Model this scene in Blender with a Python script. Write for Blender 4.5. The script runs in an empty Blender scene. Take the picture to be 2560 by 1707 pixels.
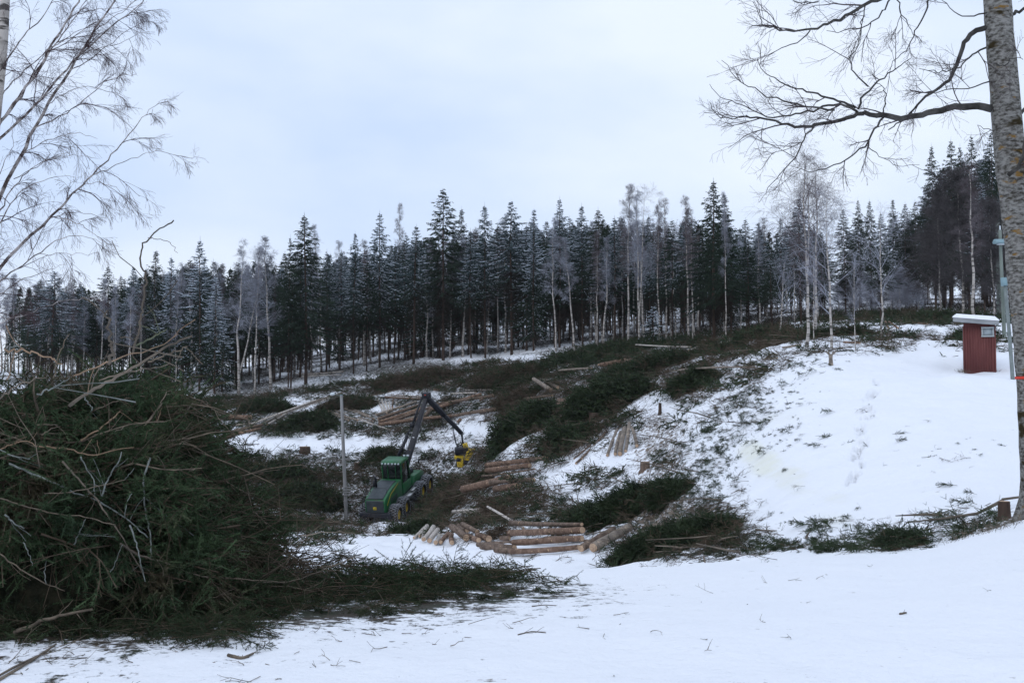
import bpy, math
import numpy as np
from math import radians, pi
C = bpy.context.scene
COL = C.collection
rng = np.random.default_rng(7)

# ------------------------------------------------------------------ camera
FPX = 2745.0                       # focal length in photo pixels (2560 wide)
PITCH = math.atan((980-853.5)/FPX)
CAMZ = 1.7
cd = bpy.data.cameras.new('camera'); cam = bpy.data.objects.new('camera', cd); COL.objects.link(cam)
cd.sensor_width = 36; cd.lens = FPX/2560*36; cd.clip_start = 0.1; cd.clip_end = 6000
cam.location = (0, 0, CAMZ); cam.rotation_euler = (radians(90)+PITCH, 0, 0)
C.camera = cam
C.render.resolution_x = 1024; C.render.resolution_y = 682
# ------------------------------------------------------------------ sky
SUN_EL, SUN_ROT = radians(38), radians(-120)
w = bpy.data.worlds.new('World'); C.world = w; w.use_nodes = True
nt = w.node_tree; N = nt.nodes; L = nt.links; N.clear()
out = N.new('ShaderNodeOutputWorld'); bg = N.new('ShaderNodeBackground'); bg.inputs[1].default_value = 0.1
sky = N.new('ShaderNodeTexSky'); sky.sky_type = 'NISHITA'; sky.sun_disc = False
sky.sun_elevation = SUN_EL; sky.sun_rotation = SUN_ROT
tc = N.new('ShaderNodeTexCoord'); mp = N.new('ShaderNodeMapping'); mp.inputs['Scale'].default_value = (1.0, 1.0, 2.6)
mp.inputs['Rotation'].default_value = (0.1, 0.25, 0.4); mp.inputs['Location'].default_value = (3.3, 1.2, 0.4)
nz = N.new('ShaderNodeTexNoise'); nz.inputs['Scale'].default_value = 1.9; nz.inputs['Detail'].default_value = 5; nz.inputs['Roughness'].default_value = 0.5
rp = N.new('ShaderNodeValToRGB'); rp.color_ramp.elements[0].position = 0.37; rp.color_ramp.elements[1].position = 0.62
rp.color_ramp.elements[0].color = (0.60, 0.735, 0.99, 1); rp.color_ramp.elements[1].color = (0.83, 0.915, 1.06, 1)
sc = N.new('ShaderNodeVectorMath'); sc.operation = 'SCALE'; sc.inputs['Scale'].default_value = 10.0
mx = N.new('ShaderNodeMix'); mx.data_type = 'RGBA'; mx.inputs[0].default_value = 0.94
L.new(tc.outputs['Generated'], mp.inputs[0]); L.new(mp.outputs[0], nz.inputs['Vector']); L.new(nz.outputs['Fac'], rp.inputs[0])
L.new(rp.outputs[0], sc.inputs[0]); L.new(sky.outputs[0], mx.inputs[6]); L.new(sc.outputs[0], mx.inputs[7])
L.new(mx.outputs[2], bg.inputs[0]); L.new(bg.outputs[0], out.inputs[0])
sd = bpy.data.lights.new('sun', 'SUN'); sd.energy = 0.5; sd.angle = radians(35); sd.color = (1.0, 0.97, 0.94)
so = bpy.data.objects.new('sun', sd); COL.objects.link(so)
so.rotation_euler = (radians(90)-SUN_EL, 0, -SUN_ROT+pi) if False else (radians(52), 0, radians(-35))
C.view_settings.view_transform = 'Standard'; C.view_settings.look = 'None'; C.view_settings.exposure = 0.12
C.render.filter_size = 1.7
C.render.engine = 'CYCLES'
C.cycles.max_bounces = 5; C.cycles.diffuse_bounces = 3; C.cycles.transparent_max_bounces = 6

# ------------------------------------------------------------------ picking
def ray(px, py):
    """photo pixel (2560 wide) -> direction with y = 1"""
    px, py = np.broadcast_arrays(np.asarray(px, float), np.asarray(py, float))
    v = -(py-853.5)/FPX; x = (px-1280)/FPX
    yy = math.cos(PITCH)-v*math.sin(PITCH); zz = math.sin(PITCH)+v*math.cos(PITCH)
    return np.stack([x/yy, np.ones_like(x), zz/yy], -1)
def at(px, py, Y):
    return np.array([0, 0, CAMZ]) + ray(px, py)*np.asarray(Y, float)[..., None]
def project(P):
    P = np.asarray(P, float); x = P[..., 0]; y = P[..., 1]; z = P[..., 2]-CAMZ
    f = y*math.cos(PITCH)+z*math.sin(PITCH); u = -y*math.sin(PITCH)+z*math.cos(PITCH)
    f = np.maximum(f, 0.01)
    return 1280+FPX*x/f, 853.5-FPX*u/f
# ------------------------------------------------------------------ value noise
_tab = np.random.default_rng(99).random((256, 256))
def vn(x, y):
    x = np.asarray(x, float); y = np.asarray(y, float)
    xi = np.floor(x).astype(int); yi = np.floor(y).astype(int); fx = x-xi; fy = y-yi
    fx = fx*fx*(3-2*fx); fy = fy*fy*(3-2*fy)
    a = _tab[xi & 255, yi & 255]; b = _tab[(xi+1) & 255, yi & 255]; c = _tab[xi & 255, (yi+1) & 255]; d = _tab[(xi+1) & 255, (yi+1) & 255]
    return (a*(1-fx)+b*fx)*(1-fy)+(c*(1-fx)+d*fx)*fy
def fbm(x, y, o=4):
    s = 0; a = 1; n = 0
    for i in range(o):
        s = s+a*vn(x*2**i+17.3*i, y*2**i+5.1*i); n += a; a *= 0.5
    return s/n-0.5
# ------------------------------------------------------------------ terrain height
# columns of (photo row, distance) for the ground seen along each photo column
COLS = {
 -400: [(1707,6.3),(1560,8.1),(1400,12.2),(1480,22),(1450,34),(1380,44),(1280,62),(1150,82),(1050,105),(990,130),(955,170),(935,240),(930,400)],
 0:    [(1707,6.3),(1560,8.1),(1400,12.2),(1480,22),(1450,34),(1380,44),(1290,60),(1150,80),(1040,105),(975,130),(945,170),(930,240),(925,400)],
 560:  [(1707,6.3),(1560,8.1),(1405,12.2),(1470,22),(1430,34),(1372,44),(1335,62),(1285,77),(1165,88),(1065,100),(1010,112),(975,135),(945,180),(930,240),(925,400)],
 920:  [(1707,6.3),(1560,8.1),(1410,12.4),(1460,22),(1425,31),(1382,39),(1360,50),(1336,64),(1312,76),(1245,83),(1180,88.5),(1120,93),(1055,99),(1000,106),(945,117),(915,140),(890,180),(860,260),(850,400)],
 1100: [(1707,6.3),(1560,8.1),(1412,12.5),(1455,22),(1420,31),(1382,38),(1358,48),(1328,60),(1293,72),(1235,81),(1170,87),(1115,91),(1055,96),(995,102),(930,112),(900,128),(875,165),(850,240),(845,400)],
 1280: [(1707,6.3),(1560,8.1),(1412,12.5),(1450,22),(1420,30),(1386,37),(1330,43),(1250,54),(1180,62),(1100,73),(1040,83),(960,97),(905,112),(878,130),(855,170),(830,240),(830,400)],
 1600: [(1707,6.3),(1560,8.1),(1410,12.5),(1430,20),(1405,27),(1370,32),(1300,36),(1200,44),(1100,54),(1000,66),(940,76),(880,90),(855,108),(835,140),(810,200),(805,400)],
 1850: [(1707,6.3),(1560,8.1),(1400,12.5),(1405,17),(1385,21),(1350,24),(1290,27),(1180,33),(1060,41),(960,51),(890,64),(850,82),(830,105),(800,140),(780,200),(780,400)],
 2000: [(1707,6.3),(1560,8.1),(1394,12.5),(1390,16),(1360,19),(1310,22),(1150,29),(1000,37),(900,46),(855,56),(832,72),(800,98),(778,140),(765,200),(765,400)],
 2290: [(1707,6.3),(1560,8.1),(1378,13),(1385,15.5),(1345,18),(1280,20.5),(1100,28),(932,43),(865,52),(835,62),(805,76),(785,100),(765,140),(750,200),(750,400)],
 2430: [(1707,6.3),(1560,8.1),(1340,13.4),(1350,15),(1320,17),(1250,20),(1100,28),(932,44),(868,52),(830,64),(805,78),(785,100),(765,140),(750,200),(750,400)],
 2560: [(1707,6.3),(1560,8.1),(1292,14.2),(1300,15.2),(1260,18),(1200,22),(1080,29),(960,40),(880,50),(830,62),(800,78),(780,100),(760,140),(745,200),(745,400)],
 3000: [(1707,6.3),(1500,9.0),(1260,15),(1200,19),(1100,25),(980,36),(880,50),(830,62),(790,80),(770,110),(750,150),(735,200),(735,400)],
}
TG = np.linspace(-0.75, 0.75, 301); LG = np.linspace(math.log(2), math.log(400), 420)
def _build():
    ks = sorted(COLS); prof = []
    for k in ks:
        a = np.array(COLS[k], float)
        P = at(np.full(len(a), float(k)), a[:, 0], a[:, 1])
        ly = np.concatenate([[math.log(2), math.log(4)], np.log(a[:, 1])]); z = np.concatenate([[0, 0], P[:, 2]])
        prof.append(np.interp(LG, ly, z))
    prof = np.array(prof); tk = (np.array(ks, float)-1280)/FPX
    G = np.zeros((len(TG), len(LG)))
    for j in range(len(LG)): G[:, j] = np.interp(TG, tk, prof[:, j])
    def blur(A, r, ax, it=2):
        for _ in range(it):
            pad = [(0, 0), (0, 0)]; pad[ax] = (r, r); B = np.pad(A, pad, 'edge'); c = np.cumsum(B, ax)
            z = np.zeros_like(np.take(c, [0], ax)); c = np.concatenate([z, c], ax); n = A.shape[ax]
            A = (np.take(c, range(2*r+1, 2*r+1+n), ax)-np.take(c, range(0, n), ax))/(2*r+1)
        return A
    return blur(blur(G, 4, 0), 3, 1)
GZ = _build()
# where slash lies on the ground: ellipses in photo coordinates (2352 wide view): cx, cy, rx, ry, weight
V2S = 2560/2352
SLASH = [(620,960,160,40,.7),(760,900,150,25,.8),(960,860,190,38,1),(900,950,260,50,.9),(1180,860,170,40,1),(1400,850,230,50,1),(1250,930,200,60,1),
 (1560,860,160,50,.75),(1640,800,140,24,.9),(1440,810,140,26,1),(1800,775,120,18,.9),(650,1100,190,60,.85),(760,1150,120,60,.7),(1000,1060,160,55,.62),(1000,1150,190,60,.9),
 (1280,1010,130,60,.72),(1180,1060,120,35,.6),(1230,1130,120,60,.55),(1190,1190,160,45,.8),(1400,1120,130,50,.6),(1480,1180,150,60,.85),(1560,1240,170,50,1),(1690,940,70,60,.42),(1600,980,80,60,.35),(1540,1080,80,60,.5),
 (1100,1180,150,35,.8),(700,1200,200,40,.8),(1980,780,180,13,.5),(2100,735,200,13,.6),(1900,800,160,14,.5),(2250,790,90,20,.4),(1740,1235,90,18,.4),(1950,1260,160,10,.5),(2090,1240,110,24,.42),(2240,1220,90,14,.4),(2230,1190,90,30,.3),
 (1560,900,90,30,.6),(1330,960,160,50,.9),(1700,840,90,24,.55),(1650,1060,70,90,.3),(1640,1180,60,70,.35),(480,930,60,20,.5),(560,915,120,26,.9),(760,1075,260,34,.95),(1000,1010,120,22,.6),(620,960,180,26,.9),(1180,960,110,30,.8),(820,975,220,30,.95),(1000,965,150,26,.9),(1080,1060,140,50,.85),(1350,1010,110,40,.7),(1560,1200,170,80,.9),(680,1110,230,60,1),(900,1100,200,50,.95),(720,1060,170,30,.8),(560,1070,90,40,.7),(1060,1130,170,60,.95),(1150,1100,150,40,.7),(1250,1180,130,50,.8),(700,980,230,22,.9),(600,900,130,22,.8),(1150,880,260,40,1),(1400,1200,160,60,.8),(900,870,220,24,.95)]
CLEAR = [(800,1022,190,11,.95),(560,1012,90,8,.7),(1100,975,60,22,.6),(1180,1000,60,16,.45),(1300,1100,60,34,.55),(1380,1150,40,26,.5),(1450,1060,60,22,.5),(930,1130,40,20,.4),(1200,1215,90,10,.5),(900,1245,120,10,.8),(1180,822,70,14,.7),(1150,815,120,10,.7),
 (1500,930,60,22,.6),(1280,1000,40,22,.4),(850,870,60,8,.4),(1700,1000,60,60,.2),(640,930,60,10,.4),(870,935,50,9,.6)]
def slash_density(px, py):
    u = px/V2S; v = py/V2S; d = np.zeros_like(u)
    for cx, cy, rx, ry, wt in SLASH: d = np.maximum(d, wt*np.exp(-(((u-cx)/rx)**2+((v-cy)/ry)**2)**1.5*0.8))
    for cx, cy, rx, ry, wt in CLEAR: d = d-wt*np.exp(-(((u-cx)/rx)**2+((v-cy)/ry)**2)**1.3)
    return np.clip(d, 0, 1)
# footprints going up the slope, a pale stain and scuffs in the snow (photo coordinates)
TRACK = [(2191,955),(2185,985),(2172,1010),(2160,1045),(2152,1085),(2150,1110),(2143,1150),(2136,1185),(2134,1205)]
def base_h(x, y):
    x = np.asarray(x, float); y = np.asarray(y, float)
    yy = np.maximum(y, 0.72*np.abs(x)*1.0+1e-6); yy = np.maximum(yy, np.hypot(x, y)*0.55)
    t = np.clip(x/np.maximum(yy, .5), -0.75, 0.75); l = np.clip(np.log(np.maximum(yy, 2)), LG[0], LG[-1]-1e-9)
    a = (t-TG[0])/(TG[1]-TG[0]); b = (l-LG[0])/(LG[1]-LG[0])
    i = np.clip(a.astype(int), 0, len(TG)-2); j = np.clip(b.astype(int), 0, len(LG)-2); a = a-i; b = b-j
    z = (GZ[i, j]*(1-a)+GZ[i+1, j]*a)*(1-b)+(GZ[i, j+1]*(1-a)+GZ[i+1, j+1]*a)*b
    back = np.clip((y+0.55*np.abs(x)+6)/12, 0, 1)
    return z*back
_a, _b = np.array([0, 0, CAMZ])+ray(997, 1309)*77, np.array([0, 0, CAMZ])+ray(1076, 1230)*83.4
HD = math.atan2(_b[0]-_a[0], _b[1]-_a[1])
_L = math.hypot(_b[0]-_a[0], _b[1]-_a[1]); _sl = (_b[2]-_a[2])/_L
_ca, _sa = math.sin(HD), math.cos(HD); _rt = (_sa, -_ca)
_cx, _cy = (_a[0]+_b[0])/2-_rt[0]*1.3, (_a[1]+_b[1])/2-_rt[1]*1.3
MACH = (_cx, _cy, (_a[2]+_b[2])/2, _sl, _ca, _sa)
EDGE_V = [(-100,880),(80,880),(450,900),(550,898),(700,872),(870,836),(1020,822),(1150,818),(1300,802),(1450,786),(1600,782),(1700,765),(1800,752),(1900,738),(2000,722),(2100,712),(2200,712),(2300,715),(2500,720)]
def h(x, y):
    x = np.asarray(x, float); y = np.asarray(y, float); r = np.hypot(x, y)
    z = base_h(x, y)
    far = np.clip((r-13)/30, 0, 1)
    z = z+fbm(x*.35+9, y*.35, 3)*(.10+.55*far)+fbm(x*1.3, y*1.3+40, 3)*(.05+.15*far)
    if MACH:                       # ground pressed flat under the machine
        mx_, my_, mz_, sl, ca, sa = MACH; u = (x-mx_)*ca+(y-my_)*sa; v = -(x-mx_)*sa+(y-my_)*ca
        wt = np.clip(1.9-np.maximum(np.abs(v)/2.4, np.abs(u)/4.6), 0, 1); z = z*(1-wt)+wt*(mz_+sl*u-.03)
    return z
def hit(px, py, ymin=5.0, extra=None, ymax=420.):
    """first ground point seen at photo pixel beyond distance ymin"""
    d = ray(px, py); Y = np.exp(np.linspace(math.log(ymin), math.log(ymax), 900))
    z = CAMZ+d[2]*Y; g = h(d[0]*Y, Y)
    if extra is not None: g = g+extra(d[0]*Y, Y)
    k = np.nonzero(z < g)[0]
    if len(k) == 0: k = [len(Y)-1]
    k = max(int(k[0]), 1); a = z[k-1]-g[k-1]; b = g[k]-z[k]
    t = a/(a+b) if (a+b) != 0 and a > 0 else 0
    yy = Y[k-1]+(Y[k]-Y[k-1])*t
    return np.array([d[0]*yy, yy, CAMZ+d[2]*yy])
# ------------------------------------------------------------------ mesh builder
def nrm(v):
    v = np.asarray(v, float); return v/np.maximum(np.linalg.norm(v, axis=-1, keepdims=True), 1e-9)
class MB:
    def __init__(s): s.v = []; s.n = 0; s.f = {}; 
    def add(s, V, F, m=0):
        V = np.asarray(V, float).reshape(-1, 3); F = np.asarray(F, int)
        s.f.setdefault(F.shape[1], []).append((F+s.n, np.full(len(F), m) if np.isscalar(m) else np.asarray(m)))
        s.v.append(V); s.n += len(V)
    def ribbon(s, P0, P1, w0, w1, m=0, side=None, rg=rng):
        P0 = np.atleast_2d(P0); P1 = np.atleast_2d(P1); n = len(P0); d = nrm(P1-P0)
        if side is None: side = rg.normal(size=(n, 3))
        sv = nrm(np.cross(d, side)); w0 = np.broadcast_to(w0, (n,))[:, None]; w1 = np.broadcast_to(w1, (n,))[:, None]
        V = np.stack([P0-sv*w0/2, P0+sv*w0/2, P1+sv*w1/2, P1-sv*w1/2], 1)
        s.add(V, np.arange(4*n).reshape(n, 4), m)
    def prism(s, P0, P1, r0, r1, m=0, k=3):
        P0 = np.atleast_2d(P0); P1 = np.atleast_2d(P1); n = len(P0)
        if n == 0: return
        d = nrm(P1-P0); up = np.where(np.abs(d[:, 2:3]) > .9, [[1., 0, 0]], [[0., 0, 1]]); a = nrm(np.cross(d, up)); b = np.cross(d, a)
        r0 = np.broadcast_to(r0, (n,)); r1 = np.broadcast_to(r1, (n,))
        th = np.arange(k)*2*pi/k; ring = a[:, None]*np.cos(th)[None, :, None]+b[:, None]*np.sin(th)[None, :, None]
        V = np.concatenate([P0[:, None]+ring*r0[:, None, None], P1[:, None]+ring*r1[:, None, None]], 1)
        i = np.arange(k); j = (i+1) % k; q = np.stack([i, j, j+k, i+k], 1)
        F = (q[None]+(np.arange(n)*2*k)[:, None, None]).reshape(-1, 4)
        s.add(V, F, m if np.isscalar(m) else np.repeat(m, k))
    def chains(s, pts, rad, m=0, k=3):
        """pts (S+1,N,3) rad (S+1,N): prisms along polylines"""
        for i in range(len(pts)-1): s.prism(pts[i], pts[i+1], rad[i], rad[i+1], m, k)
    def tube(s, pts, rad, k=8, m=0, cap=True, capm=None, wob=0.0, rg=rng):
        pts = np.asarray(pts, float); n = len(pts); rad = np.broadcast_to(rad, (n,)).astype(float)
        d = np.gradient(pts, axis=0); d = nrm(d); up = np.array([0., 0, 1]) if abs(d[0, 2]) < .9 else np.array([1., 0, 0])
        V = []; th = np.arange(k)*2*pi/k; a = None
        for i in range(n):
            if a is None: a = nrm(np.cross(d[i], up))
            else: a = nrm(a-d[i]*np.dot(a, d[i]))
            b = np.cross(d[i], a); rr = rad[i]*(1+wob*rg.normal(size=k))
            V.append(pts[i]+a*(np.cos(th)*rr)[:, None]+b*(np.sin(th)*rr)[:, None])
        V = np.concatenate(V); i = np.arange(k); j = (i+1) % k
        F = np.concatenate([np.stack([i+r*k, j+r*k, j+r*k+k, i+r*k+k], 1) for r in range(n-1)])
        s.add(V, F, m)
        if cap:
            cm = m if capm is None else capm
            s.f.setdefault(k, [])
            s.f[k].append((np.array([np.arange(k)[::-1]])+s.n-len(V), np.array([cm])))
            s.f[k].append((np.array([np.arange(k)+(n-1)*k])+s.n-len(V), np.array([cm])))
    def box(s, c, sz, m=0, R=None):
        c = np.asarray(c, float); sz = np.asarray(sz, float)/2
        V = np.array([[x, y, z] for x in (-1, 1) for y in (-1, 1) for z in (-1, 1)], float)*sz
        if R is not None: V = V@np.asarray(R).T
        s.add(V+c, [[0, 1, 3, 2], [4, 6, 7, 5], [0, 4, 5, 1], [2, 3, 7, 6], [0, 2, 6, 4], [1, 5, 7, 3]], m)
    def extr(s, prof, x0, x1, m=0, taper=1.0, cen=(0, 0)):
        """profile of (y,z) points extruded along x"""
        p = np.array(prof, float); n = len(p); q = (p-np.array(cen))*taper+np.array(cen)
        V = np.concatenate([np.column_stack([np.full(n, x0), p]), np.column_stack([np.full(n, x1), q])])
        i = np.arange(n); j = (i+1) % n
        s.add(V, np.stack([i, j, j+n, i+n], 1), m); o = s.n-2*n
        s.f.setdefault(n, []); s.f[n].append((np.array([np.arange(n)[::-1]])+o, np.array([m]))); s.f[n].append((np.array([np.arange(n)+n])+o, np.array([m])))
    def mesh(s, name, mats, smooth=False):
        me = bpy.data.meshes.new(name); V = np.concatenate(s.v)
        me.vertices.add(len(V)); me.vertices.foreach_set('co', V.ravel().astype(np.float32))
        tot = []; idx = []; mi = []
        for k, lst in s.f.items():
            for F, m in lst: idx.append(F.ravel()); tot.append(np.full(len(F), k)); mi.append(m)
        idx = np.concatenate(idx); tot = np.concatenate(tot); mi = np.concatenate(mi)
        me.loops.add(len(idx)); me.loops.foreach_set('vertex_index', idx.astype(np.int32))
        me.polygons.add(len(tot)); st = np.concatenate([[0], np.cumsum(tot)[:-1]])
        me.polygons.foreach_set('loop_start', st.astype(np.int32)); me.polygons.foreach_set('loop_total', tot.astype(np.int32))
        me.polygons.foreach_set('material_index', mi.astype(np.int32))
        if smooth: me.polygons.foreach_set('use_smooth', np.ones(len(tot), bool))
        for m in (mats if isinstance(mats, (list, tuple)) else [mats]): me.materials.append(m)
        me.update(calc_edges=True); me.validate(); return me
def tag(o, label=None, cat=None, group=None, kind=None):
    if label: o['label'] = label
    if cat: o['category'] = cat
    if group: o['group'] = group
    if kind: o['kind'] = kind
    return o
def obj(name, mb, mats, parent=None, loc=(0, 0, 0), smooth=False, bevel=0):
    me = mb.mesh(name, mats, smooth) if isinstance(mb, MB) else mb
    o = bpy.data.objects.new(name, me); COL.objects.link(o); o.location = loc
    if parent is not None: o.parent = parent
    if bevel:
        b = o.modifiers.new('bevel', 'BEVEL'); b.width = bevel; b.segments = 2; b.limit_method = 'ANGLE'
    return o
def empty(name, loc=(0, 0, 0), rz=0):
    o = bpy.data.objects.new(name, None); COL.objects.link(o); o.location = loc; o.rotation_euler = (0, 0, rz); o.empty_display_size = .2; return o
# ------------------------------------------------------------------ materials
def mat(name, c1, c2=None, scale=4., rough=.8, bump=0., thr=(.35, .65), detail=4, metal=0., spec=.3, stretch=(1, 1, 1), third=None, coord='Object', bdist=.02, fourth=None):
    m = bpy.data.materials.new(name); m.use_nodes = True; nt = m.node_tree; N = nt.nodes; L = nt.links; b = N['Principled BSDF']
    b.inputs['Roughness'].default_value = rough; b.inputs['Metallic'].default_value = metal; b.inputs['Specular IOR Level'].default_value = spec
    b.inputs['Base Color'].default_value = (*c1, 1)
    if c2 is not None or bump:
        tc = N.new('ShaderNodeTexCoord'); mp = N.new('ShaderNodeMapping'); mp.inputs['Scale'].default_value = stretch
        if coord == 'World':
            g = N.new('ShaderNodeNewGeometry'); L.new(g.outputs['Position'], mp.inputs[0])
        else: L.new(tc.outputs[coord], mp.inputs[0])
        n = N.new('ShaderNodeTexNoise'); n.inputs['Scale'].default_value = scale; n.inputs['Detail'].default_value = detail; n.inputs['Roughness'].default_value = .6
        L.new(mp.outputs[0], n.inputs['Vector'])
        if c2 is not None:
            r = N.new('ShaderNodeValToRGB'); r.color_ramp.elements[0].position = thr[0]; r.color_ramp.elements[1].position = thr[1]
            r.color_ramp.elements[0].color = (*c1, 1); r.color_ramp.elements[1].color = (*c2, 1)
            L.new(n.outputs['Fac'], r.inputs[0]); last = r.outputs[0]
            for third in [q for q in (third, fourth) if q is not None]:   # (colour, scale, lo, hi)
                n2 = N.new('ShaderNodeTexNoise'); n2.inputs['Scale'].default_value = third[1]; n2.inputs['Detail'].default_value = 3
                L.new(mp.outputs[0], n2.inputs['Vector'])
                mr = N.new('ShaderNodeMapRange'); mr.inputs[1].default_value = third[2]; mr.inputs[2].default_value = third[3]; L.new(n2.outputs['Fac'], mr.inputs[0])
                x = N.new('ShaderNodeMix'); x.data_type = 'RGBA'; x.inputs[7].default_value = (*third[0], 1); L.new(mr.outputs[0], x.inputs[0]); L.new(last, x.inputs[6]); last = x.outputs[2]
            L.new(last, b.inputs['Base Color'])
        if bump:
            bp = N.new('ShaderNodeBump'); bp.inputs['Strength'].default_value = bump; bp.inputs['Distance'].default_value = bdist
            L.new(n.outputs['Fac'], bp.inputs['Height']); L.new(bp.outputs[0], b.inputs['Normal'])
    return m
# ------------------------------------------------------------------ ground
def make_ground():
    az = np.concatenate([np.linspace(-pi, radians(-31), 90)[:-1], np.linspace(radians(-31), radians(31), 620), np.linspace(radians(31), pi, 90)[1:]])
    lr = np.concatenate([[0.0], np.exp(np.linspace(math.log(.6), math.log(5.5), 18)[:-1]), np.exp(np.linspace(math.log(5.5), math.log(130), 620)), np.exp(np.linspace(math.log(130), math.log(3000), 60)[1:])])
    A, R = np.meshgrid(az, lr, indexing='ij'); X = R*np.sin(A); Y = R*np.cos(A)
    Z = h(X, Y)
    px, py = project(np.stack([X, Y, Z], -1)); vis = (Y > 3)
    D = slash_density(px, py)*vis*(R > 17)
    # near litter around the big brush pile
    near = np.exp(-(np.maximum(0, np.hypot((X+4.5)/4.2, (Y-9.6)/2.6)-.55))**2*3)+.6*np.exp(-(((X+.8)/2.2)**2+((Y-10.6)/1.6)**2))
    near = np.maximum(near, .62*np.exp(-(((X+3.4)/2.4)**2+((Y-7.2)/1.1)**2)))
    near = np.maximum(near, .34*np.clip((9.8-Y)/2, 0, 1)*np.clip((1.0-X)/4, 0, 1)*(.5+vn(X*.9, Y*.9)))
    D = np.where(R < 17, np.clip(near, 0, 1)*.95, D)
    ed = np.interp(px/V2S, *zip(*EDGE_V)); fo = np.clip((ed+10-py/V2S)/10, 0, 1)*vis*(R > 40)*np.clip(1-(R-260)/80, 0, 1)
    fo = fo*np.clip((vn(X*.16+3, Y*.12)-.22)*3.2, .35, 1)
    D = np.clip(np.maximum(D, fo*.85), 0, .85)  # wood floor litter, raised also to paint in tree shade on the snow
    # crumbly lumps under the slash
    Z = Z+D*(R > 17)*(fbm(X*2.2, Y*2.2, 3)*.35)
    bank = np.exp(-((px-1650)/110)**2)*np.clip((py-980)/80, 0, 1)*np.clip((1400-py)/60, 0, 1)*(R > 17)*vis
    Z = Z+bank*fbm(X*3+5, Y*3, 3)*.35
    # tracks
    tr = np.zeros_like(X); T = np.array(TRACK, float)
    sel = vis & (R > 17) & (px > 2050) & (px < 2280) & (py > 900) & (py < 1260)
    tx = np.interp(py[sel], T[:, 1], T[:, 0]); dx = px[sel]-tx
    wob = vn(py[sel]*.12, dx*.05+7)
    m = (np.exp(-((np.abs(dx+8*np.sin(py[sel]*.09))-7)/5.0)**2))*(py[sel] > 950)*(py[sel] < 1212)*np.clip((wob-.38)*4, 0, 1)
    tr[sel] = m; Z = Z-tr*.20; D = np.maximum(D, tr*.58)
    st = np.zeros_like(X)
    for cx, cy, rx, ry, wt in ((1880,1130,34,30,1),(1915,1160,45,35,.9),(1970,1185,50,22,.6),(1975,1210,40,18,.5),(1950,1045,60,14,.25),(2090,1245,40,16,.35),(2085,1300,50,22,.3),(2010,1230,50,10,.3)):
        st = np.maximum(st, wt*np.exp(-(((px-cx)/rx)**2+((py-cy)/ry)**2)**2))
    st = st*vis*(R > 17)*(.6+.8*vn(X*3, Y*3))
    na, nr = A.shape; I = np.arange(na*nr).reshape(na, nr)
    F = np.stack([I[:-1, :-1], I[1:, :-1], I[1:, 1:], I[:-1, 1:]], -1).reshape(-1, 4)
    mb = MB(); mb.add(np.stack([X, Y, Z], -1), F[:, ::-1])
    # material
    m = bpy.data.materials.new('snow_ground'); m.use_nodes = True; nt = m.node_tree; N = nt.nodes; L = nt.links; b = N['Principled BSDF']
    b.inputs['Roughness'].default_value = .75; b.inputs['Specular IOR Level'].default_value = .25
    geo = N.new('ShaderNodeNewGeometry')
    def noise(sc, det=4, st=(1, 1, 1), ro=.6):
        mp = N.new('ShaderNodeMapping'); mp.inputs['Scale'].default_value = st; L.new(geo.outputs['Position'], mp.inputs[0])
        n = N.new('ShaderNodeTexNoise'); n.inputs['Scale'].default_value = sc; n.inputs['Detail'].default_value = det; n.inputs['Roughness'].default_value = ro; L.new(mp.outputs[0], n.inputs['Vector']); return n.outputs['Fac']
    def math_(op, a, bb, clamp=False):
        x = N.new('ShaderNodeMath'); x.operation = op; x.use_clamp = clamp
        for i, q in enumerate((a, bb)):
            if isinstance(q, (int, float)): x.inputs[i].default_value = q
            else: L.new(q, x.inputs[i])
        return x.outputs[0]
    def mixc(f, a, bb):
        x = N.new('ShaderNodeMix'); x.data_type = 'RGBA'; L.new(f, x.inputs[0])
        for i, q in ((6, a), (7, bb)):
            if isinstance(q, tuple): x.inputs[i].default_value = (*q, 1)
            else: L.new(q, x.inputs[i])
        return x.outputs[2]
    at_l = N.new('ShaderNodeAttribute'); at_l.attribute_name = 'litter'; lit = at_l.outputs['Fac']
    at_s = N.new('ShaderNodeAttribute'); at_s.attribute_name = 'stain'
    at_b = N.new('ShaderNodeAttribute'); at_b.attribute_name = 'soil'
    snow = mixc(noise(.8, 3), (.85, .868, .905), (.895, .905, .93))
    snow = mixc(at_s.outputs['Fac'], snow, (.82, .82, .73))
    col = mixc(noise(9, 3), (.022, .020, .014), (.065, .048, .033))
    col = mixc(math_('MULTIPLY', math_('SUBTRACT', noise(2.2, 3), .45), 5, True), col, (.022, .03, .016))
    n1 = noise(3.3, 6, (1, 1, 1), .72); n2 = noise(14, 4, (1, 1, 1), .7)
    nn = math_('ADD', math_('MULTIPLY', n1, .6), math_('MULTIPLY', n2, .4))
    # threshold falls as litter grows
    th = math_('SUBTRACT', .66, math_('MULTIPLY', lit, .29))
    mask = math_('MULTIPLY', math_('SUBTRACT', nn, th), 16, True)
    col2 = mixc(mask, snow, col)
    # brown soil showing through on the bank
    ms = math_('MULTIPLY', math_('SUBTRACT', math_('ADD', noise(5, 5, (1, 1, 1), .7), math_('MULTIPLY', at_b.outputs['Fac'], .22)), .66), 9, True)
    col2 = mixc(ms, col2, (.16, .125, .095))
    L.new(col2, b.inputs['Base Color'])
    bp = N.new('ShaderNodeBump'); bp.inputs['Strength'].default_value = .75; bp.inputs['Distance'].default_value = .08
    hh = math_('ADD', math_('MULTIPLY', noise(2.0, 5), 1.0), math_('ADD', math_('MULTIPLY', noise(11, 4), .4), math_('MULTIPLY', noise(55, 3), .10))); L.new(hh, bp.inputs['Height']); L.new(bp.outputs[0], b.inputs['Normal'])
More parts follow.
